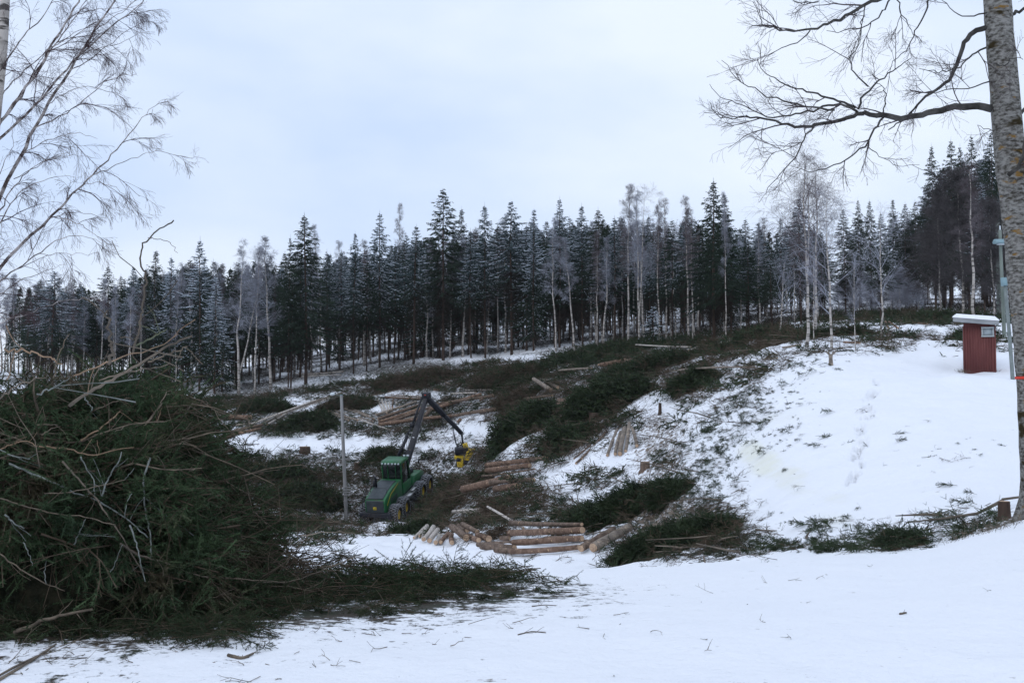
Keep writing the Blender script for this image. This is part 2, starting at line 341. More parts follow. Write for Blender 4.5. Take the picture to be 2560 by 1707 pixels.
    me = mb.mesh('snowy_ground', m, smooth=True)
    for nm, arr in (('litter', D), ('stain', np.clip(st+tr*0.0, 0, 1)), ('soil', bank)):
        a = me.attributes.new(nm, 'FLOAT', 'POINT'); a.data.foreach_set('value', arr.ravel().astype(np.float32))
    o = obj('ground', me, None); tag(o, kind='structure'); return o
make_ground()
# ------------------------------------------------------------------ plant materials
M = {}
M['needle'] = mat('spruce_needles', (.014, .024, .017), (.030, .048, .030), scale=1.2, rough=.9, spec=.15, coord='World')
M['needle_frost'] = mat('frosted_spruce_needles', (.016, .030, .026), (.10, .14, .15), scale=1.6, thr=(.42, .68), rough=.9, spec=.15, coord='World')
M['snowcap'] = mat('snow_on_branches', (.62, .68, .76), rough=.8)
M['deadtwig'] = mat('dead_lower_twigs', (.022, .017, .014), (.045, .035, .028), scale=3, rough=.95, spec=.1, coord='World')
M['spruce_bark'] = mat('spruce_bark', (.040, .028, .023), (.10, .070, .055), scale=5, rough=.95, spec=.1, stretch=(1, 1, .3), coord='World', bump=.5)
M['birch_bark'] = mat('birch_bark', (.07, .062, .055), (.46, .42, .38), scale=2.4, thr=(.40, .47), rough=.85, stretch=(.7, .7, 3.4), coord='World', third=((.20, .18, .16), 1.1, .5, .7))
M['birch_twig'] = mat('birch_twigs', (.075, .055, .058), (.17, .15, .16), scale=.7, rough=.9, spec=.1, coord='World')
M['frost_twig'] = mat('frosted_twigs', (.15, .145, .165), (.40, .42, .48), scale=1.1, rough=.9, spec=.1, coord='World')
M['brown_twig'] = mat('brown_twigs', (.045, .040, .041), (.115, .105, .107), scale=1.1, rough=.9, spec=.1, coord='World')

# ------------------------------------------------------------------ growth helpers
def grow(S, D, Ln, R0, R1, ns, grav=0., wand=.1, rg=rng):
    S = np.asarray(S, float); D = nrm(D); n = len(S); pts = [S]; rad = [np.broadcast_to(R0, (n,)).astype(float)]
    R1 = np.broadcast_to(R1, (n,)); Ln = np.broadcast_to(Ln, (n,))[:, None]; g = np.zeros((n, 3)); g[:, 2] = grav
    for i in range(ns):
        D = nrm(D+g+rg.normal(size=(n, 3))*wand); S = S+D*Ln/ns; pts.append(S)
        f = (i+1)/ns; rad.append(rad[0]*(1-f)+R1*f)
    return np.array(pts), np.array(rad)
def spawn(pts, rad, nper, tmin, ang, lenf, Lp, rg=rng, angsd=.15, flat=None, tmax=1.):
    """children along polylines -> start, dir, length, radius"""
    ns = len(pts)-1; n = pts.shape[1]; t = tmin+(tmax-tmin)*rg.random((n, nper)); Lp = np.broadcast_to(Lp, (n,))
    k = np.minimum((t*ns).astype(int), ns-1); f = t*ns-k; idx = np.arange(n)[:, None]
    P = pts[k, idx]*(1-f)[..., None]+pts[k+1, idx]*f[..., None]; T = nrm(pts[k+1, idx]-pts[k, idx])
    r = rad[k, idx]*(1-f)+rad[k+1, idx]*f
    q = rg.normal(size=T.shape)
    if flat is not None: q[..., 2] *= flat
    q = nrm(q-T*(q*T).sum(-1, keepdims=True)); a = ang+angsd*rg.normal(size=t.shape)
    D = T*np.cos(a)[..., None]+q*np.sin(a)[..., None]
    Ls = Lp[:, None]*lenf*(1-.55*t)*(.6+.8*rg.random(t.shape))
    return P.reshape(-1, 3), D.reshape(-1, 3), Ls.ravel(), r.ravel()

def trunk_mb(H, r0, rg, lean=.02, k=7, m=0, top=.02, ns=9, wob=.03):
    z = np.linspace(-.35, H, ns+1); x = np.cumsum(rg.normal(size=ns+1))*H*lean*.12; y = np.cumsum(rg.normal(size=ns+1))*H*lean*.12; x -= x[0]; y -= y[0]
    r = r0*(1-z/H)**.8+top; r[0] = r0*1.35; r[-1] = top
    mb = MB(); mb.tube(np.column_stack([x, y, z]), r, k, m, wob=wob, rg=rg)
    return mb, (lambda zz: (np.interp(zz, z, x), np.interp(zz, z, y), np.interp(zz, z, r)))

def spruce_meshes(H, rg, frost=0., crown=.35, width=.17, dens=1., needle='needle', dead=1.):
    """tall Norway spruce, H metres; returns trunk mesh, crown mesh"""
    tm, ax = trunk_mb(H, H*.0052+.03, rg, .02)
    cb = MB(); z0 = H*crown; hz = H*.52; z = z0; B0 = []; BD = []; BL = []
    while z < H-.15:
        u = (z-z0)/(H-z0); Lb = H*width*1.08*((1-u)**.95)*(.75+.5*min(1, u*4+.3))*(.75+.5*rg.random())+.15
        nb = int(4+rg.integers(0, 3)); a0 = rg.random()*6.28
        for b in range(nb):
            a = a0+b*2*pi/nb+rg.normal()*.25; l = Lb*(.62+.6*rg.random()); x, y, r = ax(z)
            el = .55*u-.22+rg.normal()*.12
            B0.append((x, y, z+rg.normal()*.1)); BD.append((math.cos(a)*math.cos(el), math.sin(a)*math.cos(el), math.sin(el))); BL.append(l)
        z += (.22+.20*(1-u))/dens*(.7+.6*rg.random())
    B0 = np.array(B0); BD = np.array(BD); BL = np.array(BL)
    pts, rad = grow(B0, BD, BL, .022, .006, 4, -.07, .06, rg)
    pts[-1][:, 2] += BL*.07
    for i in range(4): cb.ribbon(pts[i], pts[i+1], rad[i]*2.2, rad[i+1]*2, 1, rg=rg)
    # foliage fronds: drooping comb of clumps beside each branch
    per = np.maximum(4, (BL/.16).astype(int)); idx = np.repeat(np.arange(len(BL)), per); n = len(idx)
    for rep in range(2):
        t = .12+.88*rg.random(n)**.8; k = np.minimum((t*4).astype(int), 3); f = t*4-k
        P = pts[k, idx]*(1-f)[:, None]+pts[k+1, idx]*f[:, None]; T = nrm(pts[k+1, idx]-pts[k, idx])
        sd_ = nrm(np.cross(T, [0, 0, 1.]))*rg.choice([-1, 1], n)[:, None]
        D = nrm(T*(.55+.3*rg.random((n, 1)))+sd_*(.55*rg.random((n, 1))+.1)+np.array([0, 0, -1.])*(.2+.75*rg.random((n, 1))))
        Ls = (.20+.34*rg.random(n))*(1.15-.5*t)*np.clip(BL[idx]/1.2, .45, 1.2)
        cb.ribbon(P, P+D*Ls[:, None], .05+.07*rg.random(n), .015+.02*rg.random(n), np.where(P[:, 2] > hz+rg.normal(size=n)*H*.08, 3, 0), side=rg.normal(size=(n, 3))+sd_*.3, rg=rg)
    # top spire
    x, y, r = ax(H*.97); cb.ribbon([[x, y, H*.97]], [[x, y, H+.5]], .06, .02, 0, rg=rg)
    if frost > 0:
        nf = int(n*frost); hz_ = pts[2][idx][:, 2]; pr = np.clip((hz_-H*.38)/(H*.3), .06, 1); id2 = rg.choice(idx, nf, p=pr/pr.sum()); t = .3+.7*rg.random(nf); k = np.minimum((t*4).astype(int), 3); f = t*4-k
        P = pts[k, id2]*(1-f)[:, None]+pts[k+1, id2]*f[:, None]+[0, 0, .03]; T = nrm(pts[k+1, id2]-pts[k, id2])
        T = nrm(T+rg.normal(size=(nf, 3))*.25); Ls = .10+.22*rg.random(nf)
        cb.ribbon(P-T*Ls[:, None]/2, P+T*Ls[:, None]/2, .03+.05*rg.random(nf), .015+.03*rg.random(nf), 2, side=nrm(rg.normal(size=(nf, 3))*.35+np.cross(T, [0, 0, 1.])), rg=rg)
    # dead lower twigs under the green crown
    nd = int(110*dead*H/20); zz = H*.10+rg.random(nd)**.8*(z0*1.15-H*.10); a = rg.random(nd)*6.28
    ax_ = np.array([ax(q) for q in zz]); P = np.column_stack([ax_[:, 0], ax_[:, 1], zz]); D = np.column_stack([np.cos(a), np.sin(a), -.15+.2*rg.normal(size=nd)])
    Ld = H*width*.75*(.35+.65*rg.random(nd))*np.clip(zz/z0, .3, 1); p2, r2 = grow(P, D, Ld, .012, .005, 3, -.12, .12, rg)
    for i in range(3): cb.ribbon(p2[i], p2[i+1], r2[i]*2.2, r2[i+1]*2.2, 1, rg=rg)
    S, D, Ls, r = spawn(p2, r2, 9, .2, .7, .4, Ld, rg); p3, r3 = grow(S, D, Ls, .006, .004, 1, -.1, .1, rg)
    cb.ribbon(p3[0], p3[1], .016, .010, 1, rg=rg)
    return tm.mesh('spruce_trunk', M['spruce_bark'], True), cb.mesh('spruce_crown', [M['needle'], M['deadtwig'], M['snowcap'], M[needle]])

def birch_meshes(H, rg, twig='birch_twig', crown=.45, spread=.16, n1=34, droop=-.05, fork=False, bark='birch_bark', fine=1., r0=None, up=.75):
    tm, ax = trunk_mb(H*.97, r0 or H*.0062+.02, rg, .05, 6, top=.012)
    t = crown+(1-crown-.03)*np.linspace(0, 1, n1)**.9; zz = t*H; A = np.array([ax(q) for q in zz]); a = rg.random(n1)*6.28
    u = (t-crown)/(1-crown); L1 = H*spread*(1.15-.8*u)*(.6+.7*rg.random(n1))*(.6+.6*np.minimum(1, u*4))
    el = np.clip(up+rg.normal(size=n1)*.2+u*.35, -.2, 1.45)
    p1, r1 = grow(np.column_stack([A[:, 0], A[:, 1], zz]), np.column_stack([np.cos(a)*np.cos(el), np.sin(a)*np.cos(el), np.sin(el)]), L1, np.minimum(A[:, 2]*.5, .05)+.006, .006, 5, droop*.5, .08, rg)
    cb = MB(); cb.chains(p1, r1, 0, 3)
    if fork:
        b = fork
        p, r = grow([[*ax(H*b)[:2], H*b]], [[.22, .05, 1]], H*(.93-b), ax(H*b)[2]*.75, .015, 7, .03, .03, rg); tm.chains(p, r, 0, 6)
        S, D, Ls, rr = spawn(p, r, 16, .3, .7, .28, [H*(.9-b)], rg); p1b, r1b = grow(S, D, Ls, rr*.5, .006, 5, droop*.5, .08, rg); cb.chains(p1b, r1b, 0, 3)
        p1 = np.concatenate([p1, p1b], 1); r1 = np.concatenate([r1, r1b], 1); L1 = np.concatenate([L1, Ls])
    S, D, L2, rr = spawn(p1, r1, 9, .15, .6, .62, L1, rg); p2, r2 = grow(S, D, L2, np.minimum(rr*.6, .012), .004, 3, droop, .10, rg)
    for i in range(3): cb.ribbon(p2[i], p2[i+1], r2[i]*2+.006, r2[i+1]*2+.004, 0, rg=rg)
    n3 = int(8*fine); S, D, L3, rr = spawn(p2, r2, n3, .15, .65, .75, L2, rg); p3, r3 = grow(S, D, L3+.15, .005, .003, 2, droop*3, .12, rg)
    for i in range(2): cb.ribbon(p3[i], p3[i+1], .014, .010, 0, rg=rg)
    S, D, L4, rr = spawn(p3, r3, int(3*fine)+1, .2, .6, .8, L3+.15, rg); p4, r4 = grow(S, D, L4+.06, .005, .003, 1, droop*3, .1, rg)
    cb.ribbon(p4[0], p4[1], .012, .009, 0, rg=rg)
    return tm.mesh('birch_trunk', M[bark], True), cb.mesh('birch_crown', M[twig])

# ------------------------------------------------------------------ forest: a few trees built, then copied one by one
R = lambda s: np.random.default_rng(s)
H0 = 20.
PROTO = {
 'dark': [spruce_meshes(H0, R(i), .04, .28+.06*i, .150+.010*i, 1.3, dead=4) for i in range(4)],
 'tall': [spruce_meshes(H0, R(10), .03, .24, .165, 1.35, dead=2.5), spruce_meshes(H0, R(11), .02, .36, .16, 1.3, dead=4)],
 'frost': [spruce_meshes(H0, R(20+i), .6, .30+.06*i, .150, 1.2, 'needle_frost', dead=4) for i in range(4)],
 'snowy': [spruce_meshes(H0, R(30+i), 1.1, .12, .17, 1.0, 'needle_frost', dead=.5) for i in range(2)],
 'pole': [spruce_meshes(H0, R(40+i), .3, .42+.08*i, .12, 1.2, 'needle_frost', dead=3) for i in range(2)],
 'young': [spruce_meshes(6., R(50+i), .8, .03, .24, 1.0, 'needle_frost', dead=.1) for i in range(2)],
 'birch': [birch_meshes(H0, R(60+i), 'frost_twig', .34+.05*i, .085, 26, up=1.0, fine=.8) for i in range(3)],
 'birchbrown': [birch_meshes(H0, R(70+i), 'birch_twig', .38+.05*i, .095, 26, up=1.05, fine=.8) for i in range(3)],
 'twin': [birch_meshes(H0, R(80), 'frost_twig', .36, .09, 22, fork=.14, up=1.0, fine=.8)],
 'weeping': [birch_meshes(H0, R(82), 'birch_twig', .30, .22, 22, droop=-.12, fork=.36, up=1.0, fine=.7), birch_meshes(H0, R(83), 'birch_twig', .35, .2, 20, droop=-.13, fine=.7)],
 'bare': [birch_meshes(9., R(90+i), 'frost_twig', .30, .26, 18, droop=-.01, bark='birch_bark', fine=.3, up=.8, r0=.07) for i in range(3)],
 'arch': [birch_meshes(12., R(95), 'frost_twig', .22, .34, 22, droop=-.09, fine=.3, up=.85, r0=.09)],
 'thicket': [birch_meshes(6., R(105+i), 'frost_twig', .04, .30, 30, droop=-.01, up=1.0, r0=.04) for i in range(2)],
 'brush': [birch_meshes(10., R(97+i), 'brown_twig', .12, .24, 40, droop=-.02, fine=1.1, up=.8, r0=.06) for i in range(2)],
}
PH = {'thicket': 6., 'young': 6., 'bare': 9., 'arch': 12., 'brush': 10.}
_cnt = {k: 0 for k in PROTO}
def plant_tree(kind, x, y, H, label, group=None, rz=None, lean=(0, 0), wide=1., var=None):
    v = PROTO[kind]; i = _cnt[kind] % len(v) if var is None else var; _cnt[kind] += 1
    s = H/PH.get(kind, H0); spr = kind in ('dark', 'tall', 'frost', 'snowy', 'pole', 'young')
    o = empty('spruce_tree' if spr else ('birch_tree' if kind not in ('bare', 'arch', 'brush', 'thicket') else 'bare_tree'), (x, y, float(h(x, y))-.05), rng.random()*6.28 if rz is None else rz)
    o.rotation_euler = (lean[0]+rng.normal()*.008, lean[1]+rng.normal()*.008, o.rotation_euler[2]); ws = (wide*s**.85 if s < 1 else wide*s)*(.88+.26*rng.random())
    o.scale = (ws, ws, s)
    tag(o, label, 'spruce' if spr else ('birch' if kind not in ('bare', 'arch', 'brush', 'thicket') else 'tree'), group)
    for nm, me in (('trunk', v[i][0]), ('crown', v[i][1])):
        p = bpy.data.objects.new(nm, me); COL.objects.link(p); p.parent = o
    return o
def tree_px(kind, bx, by, ty, label, group=None, ymin=20, **k):
    """base at photo pixel (2352-wide view) bx, by; top at row ty"""
    P = hit(bx*V2S, by*V2S, ymin); H = at(bx*V2S, ty*V2S, P[1])[2]-float(h(P[0], P[1]))
    return plant_tree(kind, P[0], P[1], H, label, group, **k)
FRONT = [
 ('tall', 1018, 828, 432, 'tallest dark spruce at the forest edge, bare brown lower trunk, straight above the harvester boom', dict(wide=1.05, var=1)),
 ('dark', 1062, 818, 478, 'dark spruce standing close against the right side of the tallest spruce', dict(wide=.8)),
 ('tall', 702, 882, 495, 'big dark green spruce with unfrosted pointed crown in the left half of the forest edge', dict(wide=1.25, var=0)),
 ('dark', 668, 890, 640, 'lower bushy spruce skirting the left foot of the big dark left spruce', dict()),
 ('frost', 872, 842, 490, 'slim frosty spruce with snowy spire left of the pale long-trunked birch', dict(wide=.9)),
 ('frost', 812, 858, 535, 'narrow spruce with frosted tip between the big dark left spruce and the snowy spire', dict(wide=.8)),
 ('dark', 842, 850, 600, 'dark spruce with hidden top squeezed between two frost-tipped spruces', dict(wide=.8)),
 ('frost', 1115, 822, 470, 'frost-tipped spruce just right of the tallest spruce pair', dict(wide=.85)),
 ('frost', 1175, 815, 462, 'broad frosty spruce over the snow patch at the middle of the forest edge', dict(wide=1.)),
 ('snowy', 1225, 806, 478, 'spruce with snow-laden boughs left of the leaning middle birch', dict(wide=.75)),
 ('frost', 1285, 798, 458, 'spruce with dark pointed tip above frosted birch twigs in the centre right', dict(wide=.9)),
 ('frost', 1338, 795, 472, 'spruce with a ragged double tip right of the centre', dict(wide=.8)),
 ('dark', 1372, 792, 480, 'slender dark-tipped spruce left of the group of tall white birches', dict(wide=.8)),
 ('pole', 1412, 790, 500, 'thin spruce half hidden behind the first of the tall white birches', dict()),
 ('tall', 1640, 782, 415, 'second tallest dark spruce, dense to low down, right of the white birch group', dict(wide=1.2, var=0)),
 ('dark', 1668, 780, 445, 'dark spruce fused with the right flank of the second tallest spruce', dict(wide=.85)),
 ('dark', 1545, 788, 505, 'dark narrow spruce between the white birches and the second tallest spruce', dict(wide=.75)),
 ('frost', 1580, 786, 480, 'grey-brown narrow spruce with frosted top beside paired birch trunks', dict(wide=.75)),
 ('dark', 1720, 765, 555, 'short dark spruce at the gap where pale sky shows between trunks', dict(wide=1.1)),
 ('dark', 1775, 760, 610, 'low dark spruce with drooping skirt left of the large weeping birch', dict(wide=1.1)),
 ('frost', 1840, 745, 455, 'brownish spruce rising behind the large weeping birch', dict(wide=.9)),
 ('dark', 355, 890, 575, 'spruce with knobbly dark tip behind the upright dead stem of the brush heap', dict(wide=1.0)),
 ('snowy', 390, 895, 590, 'spruce with snow on its boughs right of the upright dead stem', dict(wide=.8)),
 ('snowy', 458, 900, 550, 'pointed snowy spruce, tallest of the far left group', dict(wide=.95)),
 ('snowy', 492, 905, 635, 'lower snowy spruce leaning into the double-trunked birch', dict(wide=.8)),
 ('dark', 247, 880, 612, 'dark pointed spruce above the left end of the brush heap', dict(wide=1.)),
 ('dark', 165, 880, 640, 'dark columnar spruce second from the left edge of the forest', dict(wide=.8)),
 ('frost', 120, 885, 622, 'leftmost spruce of the forest, broad and hazy at its foot', dict(wide=1.5)),
 ('frost', 300, 885, 612, 'pale frosted spruce between the dark pointed spruce and the knobbly one', dict(wide=.9)),
 ('dark', 210, 880, 665, 'short dim spruce between two taller dark spruces at far left', dict(wide=.9)),
 ('dark', 662, 890, 545, 'spruce with small dark tip just left of the big dark left spruce', dict(wide=.55)),
 ('pole', 950, 835, 520, 'thin-crowned spruce left of the tallest dark spruce', dict()),
 ('pole', 905, 838, 560, 'thin spruce behind the pale long-trunked birch', dict()),
 ('frost', 1082, 822, 530, 'small frosty spruce tucked between dark and frost-tipped crowns right of the tallest spruce', dict(wide=.7)),
 # right-hand stand
 ('dark', 1943, 728, 480, 'small pointed spruce, first left of the gap behind the slender bare trees', dict(wide=.7)),
 ('dark', 1975, 722, 458, 'dark spire spruce standing left of centre in the right background row', dict(wide=.6)),
 ('dark', 2002, 720, 460, 'dark spire spruce right next to its twin in the right background row', dict(wide=.55)),
 ('frost', 2025, 715, 490, 'frosty spruce between the twin spires and the dense background clump', dict(wide=.8)),
 ('dark', 2050, 712, 458, 'left spruce of the dense dark clump above the snowy thicket', dict(wide=.8)),
 ('dark', 2080, 712, 468, 'middle spruce of the dense dark clump above the snowy thicket', dict(wide=.8)),
 ('dark', 2105, 712, 462, 'right spruce of the dense dark clump above the snowy thicket', dict(wide=.8)),
 ('tall', 2150, 715, 338, 'tall ragged spruce with open left side, first of the high stand on the right', dict(wide=.75, var=0)),
 ('dark', 2184, 712, 322, 'slim high spruce second in the tall stand on the right', dict(wide=.6)),
 ('dark', 2214, 712, 335, 'high spruce third in the tall stand on the right, top a little lower', dict(wide=.6)),
 ('dark', 2238, 712, 312, 'high spruce with the highest visible tip of the right-hand stand', dict(wide=.65)),
 ('dark', 2283, 715, 300, 'tall dark spruce touching the mossy foreground trunk', dict(wide=.7)),
 ('frost', 2262, 725, 420, 'lower dark spruce before the tall stand beside the lamp pole', dict(wide=.8)),
 ('dark', 2022, 735, 560, 'small dark spruce with green skirt by the snowy thicket, right of the slender bare trees', dict(wide=1.)),
 # birches
 ('birchbrown', 916, 822, 475, 'pale long-trunked birch with high thin crown left of the tallest spruce', dict(wide=.7)),
 ('birch', 738, 855, 520, 'leaning birch with lilac-grey crown right of the big dark left spruce', dict(lean=(0, .05))),
 ('birch', 779, 850, 555, 'thin birch with frosted crown second to the right of the big dark left spruce', dict()),
 ('twin', 548, 908, 560, 'double-trunked white birch at the open snow on the left of the forest edge', dict(wide=1.2)),
 ('birch', 584, 902, 565, 'slim birch directly right of the double-trunked birch', dict(wide=.9)),
 ('birch', 622, 895, 545, 'frosted birch with wide crown left of the big dark left spruce', dict(wide=1.2)),
 ('bare', 438, 893, 640, 'grey bare tree with upswept branches at the right end of the brush heap', dict(wide=1.)),
 ('birch', 1277, 808, 500, 'straight white birch at the right end of the middle snow patch', dict()),
 ('birch', 1322, 812, 540, 'white birch with trunk leaning left on the middle snow patch', dict(lean=(0, -.05))),
 ('birch', 1385, 795, 545, 'thin birch with snow-dusted upper branches left of the tall white birch group', dict(lean=(0, -.04))),
 ('birchbrown', 1444, 788, 430, 'tallest crowned white birch with slightly leaning trunk, left one of the tall birch group', dict(lean=(0, -.03), wide=.85)),
 ('twin', 1470, 792, 432, 'paired white birch trunks in the middle of the tall birch group', dict(wide=.9)),
 ('birchbrown', 1514, 790, 470, 'white birch with pale straight trunk right of the paired trunks', dict(wide=.8)),
 ('birchbrown', 1532, 786, 462, 'slim white birch close right of another, bulging a little at mid height', dict(wide=.7)),
 ('birch', 1552, 784, 520, 'thin white birch before a dark narrow spruce', dict(wide=.7)),
 ('birchbrown', 1582, 786, 455, 'left birch of the brown pair left of the second tallest spruce', dict(wide=.8)),
 ('birchbrown', 1592, 788, 500, 'right birch of the brown pair, orange-brown at its foot', dict(wide=.6)),
 ('birch', 1668, 785, 440, 'white birch standing in front of the second tallest spruce', dict(wide=.5)),
 ('bare', 1792, 770, 600, 'crooked bare young tree bending left before the low dark spruce', dict(lean=(0, -.08), ymin=70)),
 ('weeping', 1852, 798, 352, 'large weeping birch with forked trunk and hanging twigs', dict(wide=.95, var=0, rz=.5)),
 ('weeping', 1872, 770, 385, 'second weeping birch with drooping top behind the forked one', dict(wide=.9, var=1)),
 ('arch', 1910, 800, 440, 'slender birch with arching snow-lined side branches right of the weeping birch', dict(wide=.8)),
 ('bare', 1872, 808, 560, 'thin straight bare tree right beside the foot of the forked birch', dict(wide=.5)),
 ('bare', 1966, 806, 598, 'small thin bare tree at the crest of the snow slope', dict(wide=.7)),
 ('arch', 2024, 772, 500, 'bare tree with fan of frosted upswept branches on the crest', dict(wide=.85)),
 ('birchbrown', 2238, 735, 380, 'birch with pale trunk and brown crown left of the red shed', dict(wide=1.1)),
 ('brush', 2210, 728, 420, 'brown leafless tree with dense twigs before the tall right stand', dict(wide=1.4)),
 ('brush', 2160, 722, 470, 'brown leafless tree at the left side of the tall right stand', dict(wide=1.3)),
 ('brush', 2282, 735, 480, 'brown leafless tree between the red shed and the mossy trunk', dict(wide=1.2)),
 ('young', 1500, 795, 700, 'snow-dusted young spruce under the tall birches', dict()),
 ('young', 375, 880, 680, 'little snowy spruce tip over the brush heap', dict(ymin=60)),
 ('young', 510, 900, 745, 'young spruce with snowy left boughs near the double-trunked birch', dict(ymin=60)),
]
for i, (bx, ty) in enumerate(((1945, 640), (1968, 632), (1992, 640), (2012, 650), (2045, 640), (2068, 628), (2090, 640), (2110, 655), (1925, 650), (2080, 665))):
    tree_px('thicket', bx, 713+3*(i % 3), ty, 'pale frosted young birch in the snowy thicket behind the crest', 'frosted young birches in the snowy thicket', wide=1.3)
for k, bx, by, ty, lab, kw in FRONT: tree_px(k, bx, by, ty, lab, **kw)
# deeper trees, none of them can be told apart from the next
sky_v = [(-100,640),(80,640),(125,640),(250,635),(350,610),(460,585),(540,590),(650,575),(720,560),(800,570),(870,545),(1000,530),(1100,515),(1200,505),(1300,500),(1400,495),(1500,490),(1600,495),(1700,500),(1780,500),(1850,500),(1930,510),(2000,490),(2110,490),(2130,400),(2200,360),(2300,335),(2500,300)]
edge_v = EDGE_V
def zone(u):
    return 'left end of the wood' if u < 500 else 'left half of the wood' if u < 900 else 'middle of the wood' if u < 1250 else 'wood behind the tall white birches' if u < 1700 else 'thin wood behind the weeping birch' if u < 1950 else 'background row on the right' if u < 2130 else 'high stand on the right'
r2 = np.random.default_rng(5); placed = []
def filler(n, dmin, dmax, kinds, pk, jit=(0, 90), lo=60, hi=2330, wide=1., word='deep inside', maxu=None):
    c = 0
    for _ in range(n*6):
        if c >= n: break
        u = lo+(hi-lo)*r2.random(); by = np.interp(u, *zip(*edge_v)); P0 = hit(u*V2S, by*V2S, 60)
        if 1900 < u < 2125 and r2.random() < .65: continue
        if 1690 < u < 1900 and r2.random() < .45: continue
        Y = P0[1]+dmin+(dmax-dmin)*r2.random(); X = ray(u*V2S, 900)[0]*Y
        if any((X-a)**2+(Y-b)**2 < 1.9 for a, b in placed): continue
        placed.append((X, Y)); ty = np.interp(u, *zip(*sky_v))+jit[0]+(jit[1]-jit[0])*r2.random()
        H = at(u*V2S, ty*V2S, Y)[2]-float(h(X, Y))
        if H < 5: continue
        k = kinds[r2.choice(len(kinds), p=pk)]; br = k.startswith('birch')
        kn = {'dark': 'dark spruce', 'frost': 'frosted spruce', 'snowy': 'snow-laden spruce', 'pole': 'thin long-trunked spruce', 'birch': 'frosty thin birch', 'birchbrown': 'brown-twigged thin birch', 'brush': 'leafless brown tree'}[k]
        z = zone(u); plant_tree(k, X, Y, H, f'{kn} {word} the {z}', f'{kn}s {word} the {z}', wide=wide)
        c += 1
filler(80, 3, 14, ['dark', 'frost', 'pole', 'birch', 'snowy'], [.28, .24, .14, .26, .08], (10, 70), word='just inside')
filler(34, 1, 9, ['birch', 'birchbrown'], [.55, .45], (-5, 60), word='at the front edge of', wide=.9)
filler(120, 14, 40, ['dark', 'frost', 'pole', 'birchbrown'], [.36, .27, .20, .17], (0, 60), word='deep inside')
filler(90, 40, 80, ['dark', 'frost', 'birch'], [.5, .4, .1], (0, 50), word='at the back of', wide=1.1)
filler(10, 60, 120, ['birch', 'birchbrown'], [.6, .4], (-10, 50), word='faint at the back of', lo=0, hi=110, wide=1.3)

filler(60, 80, 125, ['dark', 'frost'], [.6, .4], (15, 70), word='far at the back of', wide=1.2, hi=1900)
def undergrowth():
    rg = R(304); n = 15000; u = 60+2240*rg.random(n); ok = []
    Y0 = {}
    us = np.linspace(60, 2300, 60); e0 = np.array([hit(q*V2S, np.interp(q, *zip(*EDGE_V))*V2S, 60)[1] for q in us])
    Y = np.interp(u, us, e0)+(-2+70*rg.random(n)); X = ray(u*V2S, 900)[:, 0]*Y; keep = vn(X*.16+3, Y*.12) > .36; X, Y = X[keep], Y[keep]; n = len(X)
    P = np.column_stack([X, Y, h(X, Y)]); D = np.column_stack([rg.normal(size=n), rg.normal(size=n), .3+.5*rg.random(n)]); mb = MB(); p, r = grow(P, D, .5+1.3*rg.random(n)**2, .02, .01, 3, -.1, .2, rg)
    for i in range(3): mb.ribbon(p[i], p[i+1], .03, .02, 0, rg=rg)
    S, D, L2, rr = spawn(p, r, 5, .1, .8, .6, 1., rg); p, r = grow(S, D, L2, .01, .006, 2, -.05, .2, rg)
    for i in range(2): mb.ribbon(p[i], p[i+1], .02, .012, 0, rg=rg)
    o = obj('undergrowth', mb, M['deadtwig']); tag(o, 'dead twigs and low brown undergrowth on the floor of the wood', 'undergrowth', kind='stuff')
undergrowth()

def far_wood():
    rg = R(305); V = []
    for i in range(3):      # light templates of whole spruces
        mb = MB(); H = 18.; mb.prism([[0, 0, -.5], [0, 0, 6]], [[0, 0, 6], [0, 0, H]], [.15, .12], [.12, .02], 0, 4); z = 3.+i
        while z < H-.2:
            u = (z-3)/(H-3); L_ = H*.17*(1-u)**.9+.15; nb = 7; a = rg.random(nb)*6.28; l = L_*(.6+.6*rg.random(nb)); P = np.column_stack([0*a, 0*a, z+.2*rg.normal(size=nb)]); D = np.column_stack([np.cos(a), np.sin(a), .25*u-.25+.15*rg.normal(size=nb)])
            for k in range(5):
                t = .1+.85*rg.random(nb)[:, None]; A_ = P+D*l[:, None]*t; sd_ = rg.normal(size=(nb, 3))*.6+D*.6+[0, 0, -.7]; mb.ribbon(A_, A_+nrm(sd_)*(.35+.35*rg.random((nb, 1))), .16, .05, 1, rg=rg)
            z += .38+.2*(1-u)
        V.append(mb)
    dst = MB(); n = 230; u = 20+1880*rg.random(n); c = 0
    for q in u:
        by = np.interp(q, *zip(*EDGE_V)); Y = hit(q*V2S, by*V2S, 60)[1]+22+95*rg.random(); X = ray(q*V2S, 900)[0]*Y; ty = np.interp(q, *zip(*sky_v))+15+80*rg.random(); g = float(h(X, Y)); H = at(q*V2S, ty*V2S, Y)[2]-g
        if H < 5: continue
        t = V[rg.integers(3)]; W = np.concatenate(t.v)*[H/18*.95, H/18*.95, H/18]; a = rg.random()*6.28; W = W@rotz_(a).T+[X, Y, g]; base = dst.n; dst.v.append(W); dst.n += len(W)
        for k, lst in t.f.items():
            for F, m in lst: dst.f.setdefault(k, []).append((F+base, m))
    o = obj('far_wood', dst, [M['spruce_bark'], M['needle']]); tag(o, 'dark mass of spruces filling the depth of the wood behind the front trees', 'wood', kind='stuff')
def rotz_(a): c, s = math.cos(a), math.sin(a); return np.array([[c, -s, 0], [s, c, 0], [0, 0, 1]])
far_wood()
